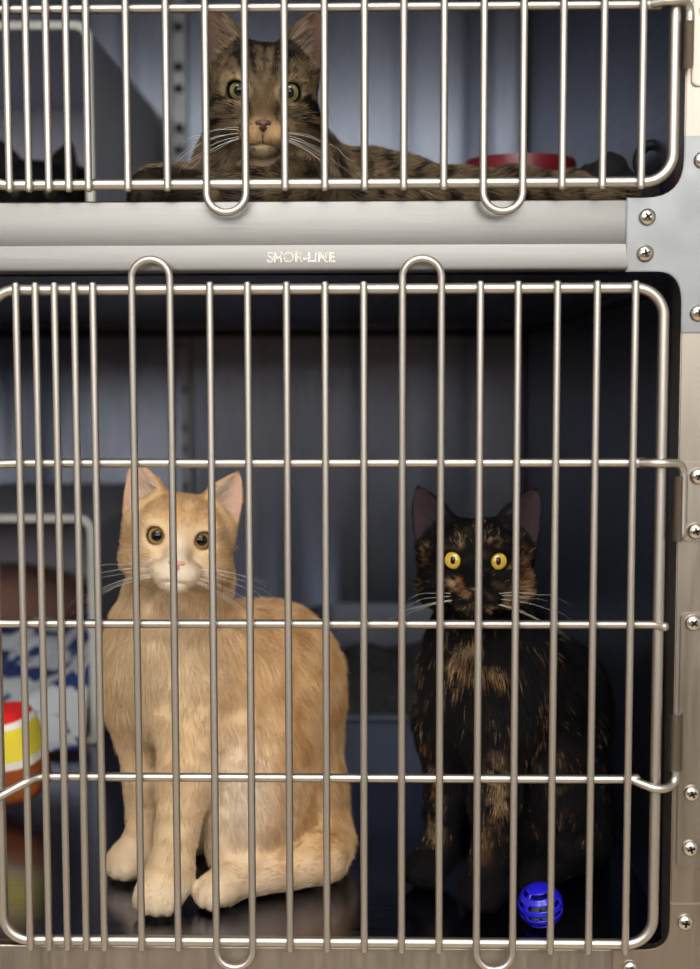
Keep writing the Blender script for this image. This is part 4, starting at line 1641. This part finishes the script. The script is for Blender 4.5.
def col_black(Q, N, hd=hd):
    n = len(Q)
    c = np.tile(lin3(17, 16, 18), (n, 1))
    ear = hd.in_ear(Q, N)
    c = mixc(c, lin3(36, 30, 32), ear)
    return c, c * .7, np.full(n, .4), ear


blk = make_cat(S, hd, col_black, 'black cat crouching in the upper grey box, only ears and crown showing', 50000, seed=14, tuft=(.02, .02, .02))
add_eyes(hd, blk, M['iris_dark'], .0040, .9)
add_nose(hd, blk, M['nose_black'])

# ------------------------------------------------------------------ light: fluorescent fittings on the room's ceiling
def ceiling_light(x, y, w, d, power, col, label):
    root = empty('ceiling_light', (x, y, RZ1))
    tag(root, label, 'ceiling light', 'fluorescent fittings on the room ceiling')
    bm = bmesh.new()
    for (a, b, c, e) in ((x - w / 2 - .03, x + w / 2 + .03, y - d / 2 - .03, y - d / 2), (x - w / 2 - .03, x + w / 2 + .03, y + d / 2, y + d / 2 + .03),
                         (x - w / 2 - .03, x - w / 2, y - d / 2, y + d / 2), (x + w / 2, x + w / 2 + .03, y - d / 2, y + d / 2)):
        bm_box(bm, a, b, c, e, RZ1 - .06, RZ1)
    from_bm('housing', bm, M['ceil'], root)
    ld = bpy.data.lights.new('tube_light', 'AREA')
    ld.shape = 'RECTANGLE'; ld.size = w; ld.size_y = d
    ld.energy = power; ld.color = col
    lo = bpy.data.objects.new('tube_light', ld)
    COL.objects.link(lo)
    lo.parent = root
    lo.location = (0, 0, -.045)
    return root


ceiling_light(-.1, -1.25, 1.5, .6, 30, (1.0, .97, .92), 'nearer fluorescent ceiling fitting in front of the cages')
ceiling_light(.1, -2.0, 1.5, .5, 26, (1.0, .97, .92), 'farther fluorescent ceiling fitting in front of the cages')

# added fill light in an invented window frame opposite the cages, shining level
WX0, WX1, WZ0, WZ1 = -1.7, 1.8, .62, 1.55
yw = RY0 + .012
bm = bmesh.new()
for (a, b_c, c, e) in ((WX0 - .05, WX1 + .05, WZ0 - .05, WZ0), (WX0 - .05, WX1 + .05, WZ1, WZ1 + .05), (WX0 - .05, WX0, WZ0, WZ1), (WX1, WX1 + .05, WZ0, WZ1), (-.01, .03, WZ0, WZ1)):
    bm_box(bm, a, b_c, RY0, RY0 + .05, c, e)
structure(from_bm('fill_light_frame', bm, M['room_wall']))
ld = bpy.data.lights.new('added_fill_light', 'AREA')
ld.shape = 'RECTANGLE'; ld.size = WX1 - WX0; ld.size_y = WZ1 - WZ0
ld.energy = 50; ld.color = (1.0, .985, .95)
lo = bpy.data.objects.new('added_fill_light', ld)
COL.objects.link(lo)
lo.location = ((WX0 + WX1) / 2, yw, (WZ0 + WZ1) / 2)
lo.rotation_euler = (PI / 2, 0, 0)

w = bpy.data.worlds.new('room_air')
SC.world = w
w.use_nodes = True
w.node_tree.nodes['Background'].inputs[0].default_value = (.5, .55, .65, 1)
w.node_tree.nodes['Background'].inputs[1].default_value = .2
